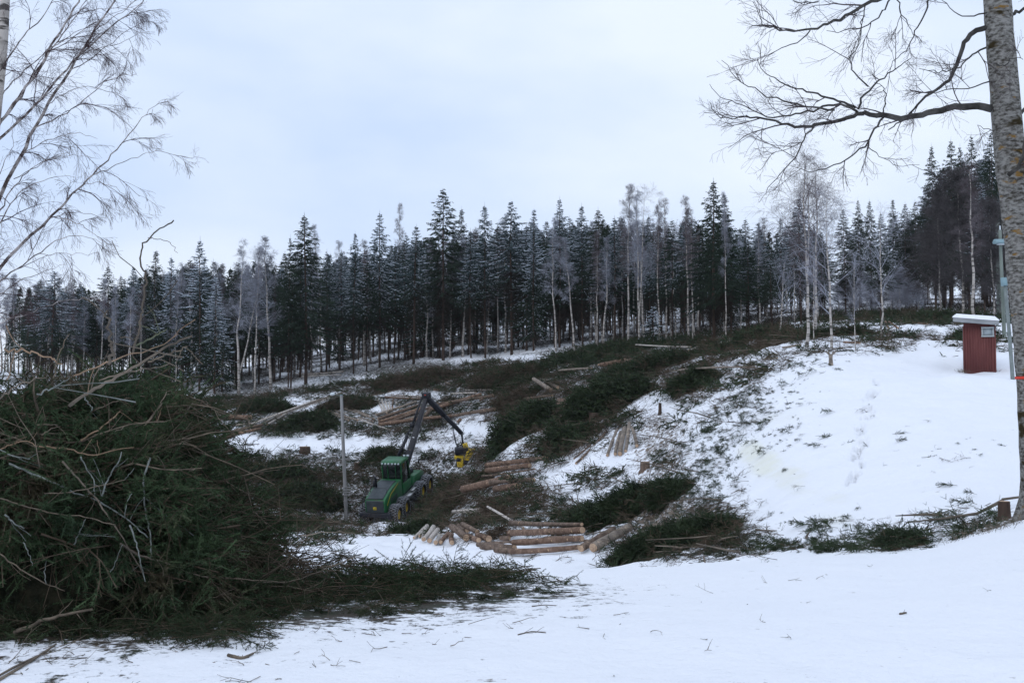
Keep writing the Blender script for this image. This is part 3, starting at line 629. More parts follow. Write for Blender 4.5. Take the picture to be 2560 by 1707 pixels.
# ------------------------------------------------------------------ slash: boughs and twigs left on the ground
M['bough'] = mat('cut_spruce_needles', (.016, .026, .013), (.042, .062, .028), scale=2.5, rough=.85, spec=.2, coord='World')
M['bough_brown'] = mat('browned_twigs', (.045, .034, .024), (.12, .09, .065), scale=3, rough=.9, spec=.1, coord='World')
M['stick'] = mat('pale_sticks', (.08, .068, .055), (.22, .18, .14), scale=2, rough=.9, spec=.1, coord='World')
def bough_tpl(rg, n=13, sub=3, wid=.05, needles=True):
    """template bough about 1 m long, along +x: quads (k,4,3) and material ids"""
    mb = MB(); p, r = grow([[0, 0, 0]], [[1, 0, .12]], 1., .012, .004, 4, -.06, .07, rg); mb.prism(p[:-1, 0], p[1:, 0], r[:-1, 0], r[1:, 0], 1, 3)
    S, D, Ls, rr = spawn(p, r, n, .12, .75, .55, [1.], rg, flat=.25); p2, r2 = grow(S, D, Ls, .006, .003, 2, -.12, .1, rg)
    for i in range(2): mb.ribbon(p2[i], p2[i+1], wid*.55 if needles else .014, wid*.5 if needles else .010, 0 if needles else 1, rg=rg, side=rg.normal(size=(len(S), 3))*.6+[0, 0, 1])
    S, D, L3, rr = spawn(p2, r2, sub, .1, .7, .55, Ls, rg, flat=.4); p3, r3 = grow(S, D, L3+.04, .006, .003, 1, -.1, .1, rg)
    mb.ribbon(p3[0], p3[1], wid if needles else .009, wid*.5 if needles else .006, 0 if needles else 1, rg=rg)
    return mb
def merge(dst, tpl, P, D, scale, rg, roll=.5, mofs=None):
    """place copies of template mb at P with +x along D"""
    V = np.concatenate(tpl.v); n = len(P); D = nrm(D); up = np.array([0, 0, 1.])+rg.normal(size=(n, 3))*roll
    y = nrm(np.cross(up, D)); z = np.cross(D, y); s = np.broadcast_to(scale, (n,))
    Rm = np.stack([D, y, z], 1)*s[:, None, None]; W = np.einsum('vk,nkj->nvj', V, Rm)+np.asarray(P)[:, None]
    base = dst.n; dst.v.append(W.reshape(-1, 3)); dst.n += n*len(V); off = base+np.arange(n)*len(V)
    for k, lst in tpl.f.items():
        for F, m in lst:
            dst.f.setdefault(k, []).append(((F[None]+off[:, None, None]).reshape(-1, k), np.tile(m if mofs is None else mofs[m], n)))
rb = R(301)
T_G = [bough_tpl(rb) for _ in range(6)]; T_B = [bough_tpl(rb, 10, 3, needles=False) for _ in range(5)]
T_F = [bough_tpl(rb, 20, 5, .026) for _ in range(6)]
BM = [M['bough'], M['bough_brown'], M['stick']]
def scatter_boughs(mb, P, scale, rg, green=.7, el=.25, roll=.5, dirz=None, fine=False):
    n = len(P); a = rg.random(n)*6.28; D = np.column_stack([np.cos(a), np.sin(a), rg.normal(size=n)*el]) if dirz is None else dirz
    pick = rg.random(n) < green; w = rg.integers(0, 99, n); sc_ = np.broadcast_to(scale, (n,))
    for i, t in enumerate(T_F if fine else T_G):
        k = pick & (w % len(T_G) == i)
        if k.any(): merge(mb, t, P[k], D[k], sc_[k], rg, roll)
    for i, t in enumerate(T_B):
        k = ~pick & (w % len(T_B) == i)
        if k.any(): merge(mb, t, P[k], D[k], sc_[k], rg, roll)
SEGS = []      # things that must stay visible above the slash: (end a, end b, radius)
def clear_of(P, reach=.35):
    P = np.asarray(P, float); ok = np.ones(len(P), bool); pu, pv = project(P); pr = reach*FPX/np.maximum(P[:, 1], 1)
    for a, b, r in SEGS:
        d = b-a; L2 = max((d[:2]**2).sum(), 1e-6); t = np.clip(((P[:, :2]-a[:2])@d[:2])/L2, 0, 1); q = np.linalg.norm(P[:, :2]-(a[:2]+t[:, None]*d[:2]), axis=1)
        (au, bu), (av, bv) = project(np.array([a, b])); du, dv = bu-au, bv-av; t2 = np.clip(((pu-au)*du+(pv-av)*dv)/max(du*du+dv*dv, 1), 0, 1)
        s = np.hypot(pu-au-t2*du, (pv-av-t2*dv)*1.4); ys = a[1]+t2*d[1]; dy = ys-P[:, 1]
        ok &= ~((q < r+.12) | ((s < r*FPX/ys+pr*.8) & (dy > -.3) & (dy < 9)))
    return ok
# ------------------------------------------------------------------ logs
M['log_bark'] = mat('log_bark', (.085, .06, .047), (.21, .155, .12), scale=7, rough=.9, spec=.15, coord='Object', third=((.46, .32, .20), 9., .66, .69), bump=.6)
M['log_red'] = mat('fresh_log_bark', (.10, .062, .045), (.25, .165, .12), scale=6, rough=.9, spec=.15, coord='Object', third=((.50, .35, .22), 8., .64, .67), bump=.6)
M['log_grey'] = mat('weathered_log', (.13, .11, .095), (.30, .25, .20), scale=6, rough=.9, spec=.15, coord='Object', third=((.42, .33, .25), 7., .62, .67), bump=.6)
M['log_birch'] = mat('birch_log', (.12, .10, .09), (.50, .45, .40), scale=8, thr=(.36, .48), rough=.8, coord='Object', bump=.4)
M['cut'] = mat('cut_wood', (.36, .24, .16), (.52, .37, .25), scale=14, rough=.85, coord='Object')
LOGN = [0]
def log_px(origin, sc, a, b, d, label, group=None, ymin=20, m='log_bark', lift=0., name='log', taper=.88):
    """log with ends at crop pixels a, b; origin/scale of the crop in photo pixels; d = thickness in crop pixels"""
    S0 = np.array(origin)+np.array(a)/sc; S1 = np.array(origin)+np.array(b)/sc
    P0 = hit(S0[0], S0[1], ymin); P1 = hit(S1[0], S1[1], ymin); D = P1-P0; L0 = np.linalg.norm(D)
    r = d/sc/FPX*.5*(P0[1]+P1[1])/2
    # keep lengths like cut timber: pull the far end in when the slope stretches it
    if L0 > 7.5: 
        if P0[1] > P1[1]: P0 = at(S0[0], S0[1], P1[1]+(P0[1]-P1[1])*.35)
        else: P1 = at(S1[0], S1[1], P0[1]+(P1[1]-P0[1])*.35)
        D = P1-P0
    mid = (P0+P1)/2+np.array([0, 0, r*.9+.05+lift]); D = P1-P0; Ln = np.linalg.norm(D)
    rg = R(1000+LOGN[0]); LOGN[0] += 1; SEGS.append((mid-D/2, mid+D/2, r))
    n = 7; t = np.linspace(-.5, .5, n); sd_ = nrm(np.cross(D, [0, 0, 1.])); pts = D*t[:, None]+sd_*(math.sin(rg.random()*6)*.010*Ln*(1-4*t**2))[:, None]*.6+np.array([0, 0, 1])*(rg.normal()*.006*Ln*(1-4*t**2))[:, None]
    rad = r*(1+(taper-1)*(t+.5)) if rg.random() < .5 or d > 50/1 else r*(1+(taper-1)*(.5-t)); rad = rad*(1+.03*rg.normal(size=n))
    mb = MB(); mb.tube(pts, rad, 12, 0, wob=.02, rg=rg); o = obj(name, mb, M[m], None, mid, smooth=False)
    tag(o, label, 'log', group)
    for e, s_ in ((0, 1), (-1, -1)):
        ax = nrm(pts[1]-pts[0]) if e == 0 else nrm(pts[-1]-pts[-2]); c = pts[e]-ax*s_*.004; up = nrm(np.cross(ax, [0.3, .1, 1.])); bb = np.cross(ax, up); th = np.arange(12)*2*pi/12
        ring = c+(up*np.cos(th)[:, None]+bb*np.sin(th)[:, None])*rad[e]*.93; f = MB(); f.add(np.concatenate([[c], ring]), [[0, 1+(i+1) % 12, 1+i] if s_ > 0 else [0, 1+i, 1+(i+1) % 12] for i in range(12)]); obj('cut_face', f, M['cut'], o)
    return o
A = ((1000, 1100), 3.5636)
def logs(frame, rows, group, ymin=20):
    for r_ in rows:
        a, b, d, lab = r_[:4]; kw = r_[4] if len(r_) > 4 else {}
        log_px(frame[0], frame[1], a, b, d, lab, group, kw.pop('ymin', ymin), **kw)
logs(A, [
 ((985,838),(1620,868),52,'topmost log of the near stack, thick butt tapering to the right',dict(lift=.28,taper=.55)),
 ((975,893),(1625,880),62,'second log from the top of the near stack, knotty brown bark',dict(lift=.12,m='log_red')),
 ((895,908),(975,902),46,'short log end poking out left behind the near stack',{}),
 ((694,962),(1600,915),46,'long thin log in the middle of the near stack reaching farthest left',{}),
 ((730,985),(1020,1000),62,'thick log butt at the lower left of the near stack',{}),
 ((1012,978),(1622,945),58,'log of the near stack with a pale squared left end',dict(lift=.1,m='log_red')),
 ((850,1012),(1200,1020),50,'low log resting in snow at the left foot of the near stack',{}),
 ((990,1028),(1590,992),52,'bottom reddish log of the near stack lying in the snow',dict(m='log_red')),
 ((1620,918),(1690,926),28,'small log end sticking out right of the near stack',{}),
 ((1300,905),(1625,905),40,'thin dark log between the upper and lower half of the near stack',{})], 'logs of the near horizontal stack', 30)
logs(A, [
 ((1612,1010),(1905,835),66,'left of the two thick logs with round cut faces beside the near stack',dict(m='log_bark')),
 ((1722,1012),(2040,825),84,'right and thickest of the two logs with round cut faces beside the near stack',dict(m='log_grey'))], 'two thick logs with cut faces', 30)
logs(A, [
 ((590,912),(458,808),62,'thick short log at the left of the fanned group left of the near stack',{}),
 ((600,868),(508,795),42,'second log of the fanned group, cut face in its middle',dict(lift=.15)),
 ((690,872),(555,800),44,'upper right log of the fanned group with orange cut face',dict(lift=.1)),
 ((700,925),(600,882),50,'lower log of the fanned group ending in the snow',dict(m='log_red')),
 ((792,918),(690,880),58,'rightmost log of the fanned group with large cut face',dict(m='log_red')),
 ((462,945),(458,870),46,'short stout log pointing at the viewer left of the fanned group',dict(m='log_red')),
 ((362,938),(432,862),42,'short brown log leaning right beside the stout one',dict(m='log_red'))], 'fanned short logs', 30)
logs(A, [
 ((318,940),(352,872),38,'small birch length at the right of the pale bundle',dict(m='log_birch')),
 ((262,925),(335,825),42,'birch length second from the right of the pale bundle',dict(m='log_birch')),
 ((210,915),(298,802),44,'thick birch length in the middle of the pale bundle',dict(m='log_birch')),
 ((178,880),(242,788),36,'birch length at the left of the pale bundle',dict(m='log_birch')),
 ((125,890),(215,800),26,'thin birch length at the far left of the pale bundle',dict(m='log_birch')),
 ((300,840),(400,862),16,'thin birch stick lying across the pale bundle',dict(m='log_birch')),
 ((470,655),(770,627),24,'upper of two pale birch poles above the fanned logs',dict(m='log_birch')),
 ((510,668),(745,664),28,'lower of two pale birch poles above the fanned logs',dict(m='log_birch')),
 ((780,612),(1100,805),20,'long white birch pole slanting down behind the near stack',dict(m='log_birch'))], 'birch lengths', 30)
logs(A, [
 ((560,500),(980,402),66,'big brown log with round cut face in the middle stack right of the harvester',dict(m='log_red',lift=.15)),
 ((850,470),(1046,446),62,'second big log with cut face tucked below in the middle stack',dict(m='log_red')),
 ((1000,440),(1072,432),42,'small cut log end at the right of the middle stack',dict(m='log_red')),
 ((800,402),(1192,380),38,'slim upper log of the middle stack reaching farthest right',{}),
 ((585,440),(800,412),36,'pale peeled log at the left of the middle stack',dict(m='log_grey')),
 ((600,410),(820,396),22,'thin pale log behind the middle stack',dict(m='log_grey'))], 'middle stack logs', 40)
logs(A, [
 ((770,252),(1145,208),44,'upper left log of the far short stack below the harvester head',dict(m='log_red')),
 ((1115,205),(1302,190),48,'right log of the far short stack with pale round end',{}),
 ((770,300),(1156,256),48,'lower log of the far short stack, bark half stripped',dict(m='log_red')),
 ((1080,190),(1240,172),22,'thin log behind the far short stack',{}),
 ((730,335),(1200,272),16,'thin pole lying below the far short stack',{})], 'far short stack logs', 44)
B = ((1200, 800), 2.94)
logs(B, [
 ((936,1012),(1010,818),24,'leftmost log of the fan on the snowy bank',dict(m='log_grey')),
 ((994,1005),(1034,842),28,'second log from the left of the fan on the snowy bank',dict(m='log_grey')),
 ((1028,1008),(1066,815),38,'thickest log of the fan on the snowy bank',dict(m='log_grey')),
 ((1070,982),(1096,775),26,'fourth and highest reaching log of the fan on the snowy bank',dict(m='log_grey')),
 ((1154,944),(1112,800),26,'rightmost log of the fan on the snowy bank, set apart',dict(m='log_grey'))], 'fan of logs on the bank', 40)
logs(B, [
 ((705,1068),(930,832),17,'long slanting pole left of the log fan',{}),
 ((690,1032),(812,930),13,'thin short pole lowest left of the log fan',{}),
 ((750,1030),(905,862),15,'slanting pole in between the two others left of the log fan',{}),
 ((520,535),(394,452),32,'round log lying on twigs above the tall broken stump',dict(m='log_grey')),
 ((572,512),(472,452),27,'shorter pale round log behind the one above the tall stump',dict(m='log_grey')),
 ((320,590),(530,568),20,'log half buried in boughs left of the tall broken stump',{}),
 ((1070,315),(890,350),34,'log with bright round cut face high on the slope',dict(m='log_red')),
 ((1068,320),(1160,302),27,'log tip continuing right behind the bright cut face',{}),
 ((872,338),(950,300),14,'thin pole left of the bright cut face',{}),
 ((580,382),(820,366),16,'long thin log low in the brush below the middle snow patch',dict(m='log_grey')),
 ((1145,190),(1550,207),10,'thin pole lying at the feet of the tall birches',dict(m='log_birch')),
 ((1760,186),(1880,155),8,'thin pole at the forest edge right of the tall birches',dict(m='log_birch')),
 ((1410,388),(2020,362),14,'long log across the snow edge at the top of the bank',dict(m='log_grey')),
 ((1530,235),(1610,205),16,'pale crooked log at the brush under the birches',dict(m='log_birch')),
 ((0,600),(95,560),20,'brown log end at the right tip of the big stack',{}),
 ((0,692),(135,660),24,'right end of the lowest long log of the big stack',{}),
 ((0,526),(100,520),15,'thin log over the right end of the big stack',dict(m='log_grey'))], 'single logs on the upper slope', 40)
Cc = ((820, 940), 3.919)
logs(Cc, [
 ((560,222),(920,240),24,'upper of two level logs behind the boom',{}),
 ((620,202),(930,218),17,'thin log above the two level logs behind the boom',dict(m='log_grey')),
 ((470,395),(870,265),25,'top thin log of the big stack left of the boom',dict(m='log_grey')),
 ((490,440),(900,300),30,'second log from the top of the big stack left of the boom',{}),
 ((498,468),(930,332),32,'third log from the top of the big stack left of the boom',dict(m='log_red')),
 ((590,470),(1100,290),28,'log of the big stack passing behind the boom at half height',{}),
 ((640,482),(1000,372),26,'lower thin log of the big stack behind the boom',dict(m='log_grey')),
 ((1000,352),(1500,198),36,'uppermost long log of the big stack right of the boom knee',dict(m='log_red')),
 ((1020,300),(1620,212),28,'long log running far right behind the jib',{}),
 ((1120,318),(1400,218),26,'log beneath the jib with both ends hidden',{}),
 ((500,498),(1240,410),36,'long lowest log of the big stack, left half',dict(m='log_red')),
 ((1180,420),(1640,345),36,'long lowest log of the big stack, right half',{}),
 ((920,440),(1050,300),38,'log lying crosswise on the big stack behind the boom',{}),
 ((545,370),(482,232),21,'left birch length standing up behind the big stack',dict(m='log_birch')),
 ((576,375),(524,242),21,'second birch length standing up behind the big stack',dict(m='log_birch')),
 ((592,362),(562,262),18,'third birch length standing up behind the big stack',dict(m='log_birch')),
 ((612,352),(600,265),18,'fourth birch length standing up behind the big stack',dict(m='log_birch')),
 ((630,320),(642,236),18,'brown length standing up right of the birch lengths',{}),
 ((700,320),(662,262),14,'thin split length right of the birch lengths',dict(m='log_birch')),
 ((0,352),(290,446),19,'long weathered pole right behind the upright wooden pole',dict(m='log_grey')),
 ((130,320),(450,432),19,'upper weathered pole of the crossed poles left of the big stack',dict(m='log_grey')),
 ((60,345),(440,455),16,'middle weathered pole of the crossed poles left of the big stack',dict(m='log_grey')),
 ((290,430),(610,538),15,'pale forked pole running down to the snow left of the big stack',dict(m='log_birch')),
 ((0,372),(200,446),16,'lowest weathered pole of the crossed poles left of the big stack',dict(m='log_grey')),
 ((150,300),(400,402),16,'short weathered pole over the crossed poles',dict(m='log_grey')),
 ((380,212),(780,125),13,'long thin pole pointing up right above the big stack',dict(m='log_grey')),
 ((1350,152),(1620,150),18,'thin log above the far right end of the big stack',dict(m='log_birch')),
 ((1200,186),(1450,176),19,'pale log over the right end of the big stack',dict(m='log_birch')),
 ((1265,470),(1300,440),30,'short cut piece under the jib tip',dict(m='log_red')),
 ((1060,30),(1225,100),14,'pole on the brush uphill of the boom',dict(m='log_grey'))], 'logs of the big stack behind the harvester', 60)
Dd = ((500, 900), 1.96)
logs(Dd, [
 ((140,292),(252,294),24,'thick brown log end poking out right of the brush pile',dict(m='log_red')),
 ((90,388),(300,345),16,'lowest brown pole of the thin pole spread on the left',dict(m='log_red')),
 ((120,365),(310,325),14,'second lowest pole of the thin pole spread on the left',{}),
 ((100,330),(260,318),10,'short pole under the thick brown log end',dict(m='log_grey')),
 ((250,322),(560,206),10,'long pole along the middle of the thin pole spread',dict(m='log_birch')),
 ((300,300),(600,198),9,'long pole second uphill in the thin pole spread',dict(m='log_grey')),
 ((330,322),(450,252),9,'short pole at the lower edge of the thin pole spread',dict(m='log_birch')),
 ((400,272),(640,190),9,'topmost long pole of the thin pole spread',dict(m='log_birch')),
 ((280,330),(420,262),8,'slim pole crossing the middle of the thin pole spread',dict(m='log_grey')),
 ((460,240),(700,165),8,'slim pole at the upper tip of the thin pole spread',dict(m='log_grey')),
 ((470,75),(700,62),7,'pale stick on top of the brown brush heap',dict(m='log_birch')),
 ((500,85),(690,78),7,'second pale stick under the first on the brown brush heap',dict(m='log_birch'))], 'thin poles on the left of the slope', 60)
E = ((1700, 500), 2.735)
logs(E, [
 ((1405,842),(1430,890),14,'left of two cut ends in brush on the crest',dict(m='log_red')),
 ((1428,842),(1490,885),12,'right of two cut ends in brush on the crest',dict(m='log_red')),
 ((1545,842),(1690,856),9,'thin pole on the snow of the crest left of the shed',dict(m='log_red')),
 ((1120,985),(1230,992),14,'brown log on the crest between two slender bare trees',dict(m='log_red')),
 ((700,1022),(830,1002),14,'pale log at the foot of the big weeping birch',dict(m='log_grey')),
 ((565,1100),(665,1092),12,'weathered log alone on the snow below the weeping birch',dict(m='log_grey')),
 ((265,990),(370,966),9,'light branchy pole at the forest edge left of the crooked bare tree',dict(m='log_birch'))], 'logs on the crest', 40)

# ------------------------------------------------------------------ stumps
def stump(u, v, hh, d, label, split=0., ymin=40, m='spruce_bark', lean=0):
    """photo pixel of base, height and diameter in photo pixels"""
    P = hit(u, v, ymin); H = hh/FPX*P[1]; r = d/2/FPX*P[1]; rg = R(int(u+v)); mb = MB()
    SEGS.append((P, P+np.array([0, 0, H]), r)); z = np.array([-.2, .0, .25, .6, 1.])*H; rr = r*np.array([1.5, 1.25, 1.05, 1, .98]); z[0] = -.3
    mb.tube(np.column_stack([lean*z, 0*z, z]), rr, 12, 0, wob=.05, rg=rg)
    if split:
        th = np.arange(12)*2*pi/12; k = []
        for i in range(9):
            a = rg.random()*6.28; q = np.array([math.cos(a)*r*.7, math.sin(a)*r*.7, H*.95]); k.append(q); fl = .45*H*(split > .5)*rg.random(); mb.prism([q], [q+[math.cos(a)*fl+rg.normal()*.03, math.sin(a)*fl+rg.normal()*.03, split*H*(.2+.5*rg.random())]], r*.30, .012, 0, 4)
    o = obj('tree_stump', mb, M[m], None, P, smooth=False); tag(o, label, 'stump', 'stumps on the felled slope')
    th = np.arange(12)*2*pi/12; f = MB(); c = [lean*H, 0, H+.004]; f.add(np.concatenate([[c], np.column_stack([lean*H+np.cos(th)*r*.9, np.sin(th)*r*.9, np.full(12, H+.006)])]), [[0, 1+i, 1+(i+1) % 12] for i in range(12)]); obj('cut_face', f, M['cut'], o)
M['stump_brown'] = mat('stump_wood', (.10, .07, .055), (.22, .155, .12), scale=6, rough=.9, coord='Object', stretch=(1, 1, .25), bump=.6)
stump(1404,1034,38,24,'tall broken stump with a notch standing among dark boughs',.12,40,'stump_brown')
stump(1483,1054,22,22,'dim low stump right below the tall broken stump',0,40,'spruce_bark')
stump(1612,1178,24,24,'grey square stump beside the snowy bank under the log fan',0,30,'stump_brown')
stump(1650,1037,30,8,'slanting narrow dark stump on the snowy bank',.1,40,'spruce_bark')
stump(1093,976,8,18,'low stump with pale top above the big stack',0,60,'stump_brown')
stump(762,1128,12,26,'wide dim stump in slash left of the upright pole',0,50,'spruce_bark')
stump(893,1168,12,14,'short stump next to the harvester cab, left side',0,50,'spruce_bark')
stump(2077,912,26,10,'snapped thin stump with a splintered pale top on the white slope',.8,38,'log_grey')
stump(2511,1300,46,30,'small cut stump beside the foot of the mossy trunk',0,12.9,'spruce_bark')

# loose litter over the whole felled slope (nobody could count it)
_f = np.array([_ca, _sa, _sl]); _m = np.array([MACH[0], MACH[1], MACH[2]+.8]); SEGS.append((_m-_f*3.4, _m+_f*3.0, 1.25)); SEGS.append((at(1150, 1120, MACH[1]+4.), at(1168, 1168, MACH[1]+4.), .75))
def litter():
    rg = R(302); n = 120000; t = -.5+1.05*rg.random(n); Y = np.sqrt(rg.random(n)*(118**2-17**2)+17**2); X = t*Y
    z = h(X, Y); px, py = project(np.column_stack([X, Y, z])); D = slash_density(px, py)
    D = D*np.clip((vn(X*.45, Y*.45)-.18)*2.2, .15, 1.2)
    k = rg.random(n) < D*.92; X, Y, z, D = X[k], Y[k], z[k], D[k]
    brown = np.clip(.52+1.1*(vn(X*.12+4, Y*.12)-.5), .1, .8)
    P = np.column_stack([X, Y, z+.03+.16*rg.random(len(X))*D]); S = (.55+.8*rg.random(len(X)))*np.clip(Y/45, .38, 1)
    k = clear_of(P); P, S, brown, X = P[k], S[k], brown[k], X[k]
    mb = MB(); g = rg.random(len(X)) > brown
    nr = P[:, 1] < 48; gn = g & nr; gf = g & ~nr; scatter_boughs(mb, P[gn], S[gn]*.6, rg, 1., .14, .3, fine=True); scatter_boughs(mb, P[gf], S[gf], rg, 1., .16, .35); scatter_boughs(mb, P[~g], S[~g]*1.15, rg, 0., .2, .6)
    o = obj('slash_litter', mb, BM); tag(o, 'cut spruce twigs and boughs scattered thinly over the felled slope', 'slash', kind='stuff'); print('litter', len(X))
    # thin broken sticks
    m2 = MB(); k = rg.choice(len(X), 1500); a = rg.random(1500)*6.28; Dv = np.column_stack([np.cos(a), np.sin(a)*.7, rg.normal(size=1500)*.12]); Ls = .5+2.*rg.random(1500)**2
    p, r = grow(P[k]+[0, 0, .08], Dv, Ls, .014+.02*rg.random(1500), .008, 3, -.02, .08, rg); m2.chains(p, r, 0, 4)
    o = obj('broken_sticks', m2, M['stick']); tag(o, 'thin pale broken sticks strewn through the slash', 'sticks', kind='stuff')
litter()
# scatter at the snow edges: single sprigs, needles and leaves on the right slope and near bank
def sprigs():
    rg = R(303); mb = MB()
    for cx, cy, rx, ry, n in ((1640,1050,70,110,420),(1720,930,70,60,260),(1760,890,110,40,90),(1780,1258,90,12,110),(1960,1258,150,10,90),(2080,1240,70,20,190),(2240,1204,80,26,90),(1620,1160,60,80,200),(1800,830,110,26,160),(1780,1010,60,60,40),(1950,1000,160,120,25),(2200,1050,120,120,16),(1930,1215,130,30,70),(1700,1240,60,40,200)):
        for _ in range(n):
            u, v = rg.normal(size=2)*.55; P = hit((cx+u*rx)*V2S, (cy+v*ry)*V2S, 14.5); a = rg.random()*6.28
            merge(mb, T_F[rg.integers(6)] if rg.random() < .7 else T_B[rg.integers(5)], [P+[0, 0, .02]], [[math.cos(a), math.sin(a), .1*rg.normal()]], .10+.42*rg.random()**2, rg, .3)
    o = obj('spruce_sprigs', mb, BM); tag(o, 'small spruce sprigs peppering the snow slope and its foot', 'sprigs', kind='stuff')
sprigs()
# mounded heaps of boughs
def heap(u, v, wu, hv, label, green=.85, ymin=20, dens=1., depth=.7, brown_top=0):
    rg = R(int(u*7+v)); C0 = hit(u*V2S, (v+hv*.45)*V2S, ymin); Y = C0[1]; rx = wu*V2S/FPX*Y/2; H = hv*V2S/FPX*Y*.75; ry = max(rx*depth*.7, .8)
    H = min(H, 2.0); bs = float(np.clip(Y/50, .42, 1)); n = int(min(1900, 46*dens*rx*ry*(1+.8*H)*3.1/bs**1.7/(1 if rx < 5 else 1.6)))
    a = rg.random(n)*6.28; rr = np.sqrt(rg.random(n))*(.85+.35*rg.random(n));  x = C0[0]+rx*rr*np.cos(a); y = C0[1]+ry*rr*np.sin(a)
    top = H*np.sqrt(np.maximum(0, 1-rr**2))*(.65+.7*vn(x*.9, y*.9)); z = h(x, y)+top*rg.random(n)**.35
    ad = np.where(rg.random(n) < .6, np.where(rg.random(n) < .5, .15, pi+.15), rg.random(n)*6.28)+rg.normal(size=n)*.5
    D = np.column_stack([np.cos(ad), np.sin(ad), rg.normal(size=n)*.22-.1])
    g = rg.random(n) < green; mb = MB(); sc_ = (.8+.7*rg.random(n))*bs; P = np.column_stack([x, y, z])-D*.4*bs; k = clear_of(P+D*.5*bs, .6); P, D, g, sc_ = P[k], D[k], g[k], sc_[k]; n = len(P)
    scatter_boughs(mb, P[g], sc_[g], rg, 1., dirz=D[g], fine=Y < 60)
    o = empty('brush_heap', (C0[0], C0[1], float(h(C0[0], C0[1])))); tag(o, label, 'brush heap', 'heaps of cut boughs on the felled slope')
    def sub(mb_, nm, mts):
        me = mb_.mesh(nm, mts); me.transform(__import__('mathutils').Matrix.Translation(-o.location)); q = obj(nm, me, None, o); return q
    sub(mb, 'boughs', BM)
    m2 = MB(); 
    if (~g).sum(): scatter_boughs(m2, P[~g], sc_[~g]*1.2, rg, 0., dirz=D[~g])
    k = rg.choice(n, min(n, max(6, n//14))); p, r = grow(P[k], D[k]*[1, 1, .4], (.8+1.4*rg.random(len(k)))*bs, .018*bs, .007*bs, 4, -.02, .12, rg); m2.chains(p, r, 2, 4); sub(m2, 'bare_twigs', BM)
    return o
HEAPS = [
 (1205,958,130,85,'dark green heap of boughs left of the tall broken stump',.95,40,1.3),
 (1385,905,200,90,'largest dark heap of boughs right of the tall broken stump',.95,40,1.3),
 (1295,1010,110,55,'long dark heap of boughs below the tall broken stump',.9,40,1.2),
 (1597,870,78,48,'round dark bough heap at the top of the bare bank',.95,40,1.4),
 (1480,838,210,34,'flat bough heap across the top of the felled slope',.8,60,1.1),
 (1425,800,130,22,'low dark heap close to the feet of the tall birches',.85,60,1.1),
 (1720,778,140,16,'long low bough heap along the forest edge left of the weeping birch',.6,60,.9),
 (1935,770,130,16,'dark bough heap between slender bare trees on the crest',.6,60,.8),
 (2160,728,150,13,'bough heap under the high stand behind the shed',.6,60,.7),
 (2230,770,60,18,'small bough heap on the snow left behind the shed',.7,40,.9),
 (1555,1242,250,78,'big dark bough heap at the foot of the bank right of the near logs',.9,26,1.5),
 (1425,1158,200,64,'wide bough heap on the slope under the grey square stump',.9,30,1.1),
 (1540,1120,70,50,'small dark bough heap beside the grey square stump',.9,30,1.1),
 (2060,1240,84,24,'low bough heap at the foot of the white slope on the right',.85,14.6,.26),
 (2262,1214,70,9,'narrow line of boughs below the mossy trunk',.7,14.6,.22),
 (710,962,110,36,'dark heap of boughs left of the weathered pole top',.9,60,1.1),
 (610,930,110,26,'low bough heap below the double-trunked birch',.8,60,1.),
 (800,925,130,28,'brownish brush heap uphill of the weathered pole',.4,60,1.1),
 (960,868,190,30,'brown leafless brush heap with a pale top above the boom',.2,60,1.4),
 (1140,870,210,30,'brown twiggy heap to the right above the log stack',.25,60,1.3),
 (1180,915,120,30,'twiggy grey brush heap beneath two short round logs',.2,60,1.2),
 (880,1040,70,26,'small heap of boughs behind the harvester cab',.7,60,.8),
 (1085,1112,110,40,'brown-green brush heap under the harvester head',.35,50,1.2),
 (1140,1150,150,34,'twiggy grey heap in front of the short log stack',.15,40,1.3),
 (968,1216,110,20,'dark bough heap hiding the rear wheel of the harvester',.75,40,1.4),
 (1080,1195,90,24,'brown twig heap behind the birch lengths',.25,34,1.2),
 (690,1135,170,46,'wide bough heap left of the harvester',.75,45,1.2),
 (640,1080,140,40,'bough heap beyond the brush pile left of the pole',.75,50,.9),
 (1160,1215,70,26,'small twig tangle behind the near log stack',.2,30,1.2),
]
for u, v, wu, hv, lab, g, ym, dn in HEAPS: heap(u, v, wu, hv, lab, g, ym, dn)

# ------------------------------------------------------------------ harvester
M['green'] = mat('green_paint', (.008, .125, .036), (.007, .09, .028), scale=2, rough=.40, spec=.45, third=((.04, .05, .03), 4.5, .50, .72))
M['dgrey'] = mat('hood_panel', (.035, .045, .05), (.06, .07, .075), scale=3, rough=.5)
M['black'] = mat('black_steel', (.007, .008, .013), (.018, .019, .026), scale=5, rough=.5, spec=.4)
M['rubber'] = mat('tyre_rubber', (.014, .014, .015), (.05, .045, .04), scale=4, rough=.9)
M['chain'] = mat('tyre_chain', (.18, .19, .21), (.42, .43, .46), scale=9, rough=.5, metal=.5)
M['yellow'] = mat('yellow_paint', (.68, .48, .03), (.50, .34, .02), scale=3, rough=.45)
M['glass'] = mat('dark_cab_glass', (.008, .012, .012), rough=.12, spec=.6)
M['whitep'] = mat('white_sticker', (.75, .76, .78), rough=.6)
M['steel'] = mat('bare_steel', (.32, .33, .34), (.5, .5, .5), scale=8, rough=.4, metal=.6)
M['lens'] = mat('lamp_lens', (.6, .65, .68), rough=.2, spec=.6)
M['red'] = mat('red_plastic', (.6, .04, .02), rough=.5)
def rotx(a): c, s = math.cos(a), math.sin(a); return np.array([[1, 0, 0], [0, c, -s], [0, s, c]])
def rotz(a): c, s = math.cos(a), math.sin(a); return np.array([[c, -s, 0], [s, c, 0], [0, 0, 1]])
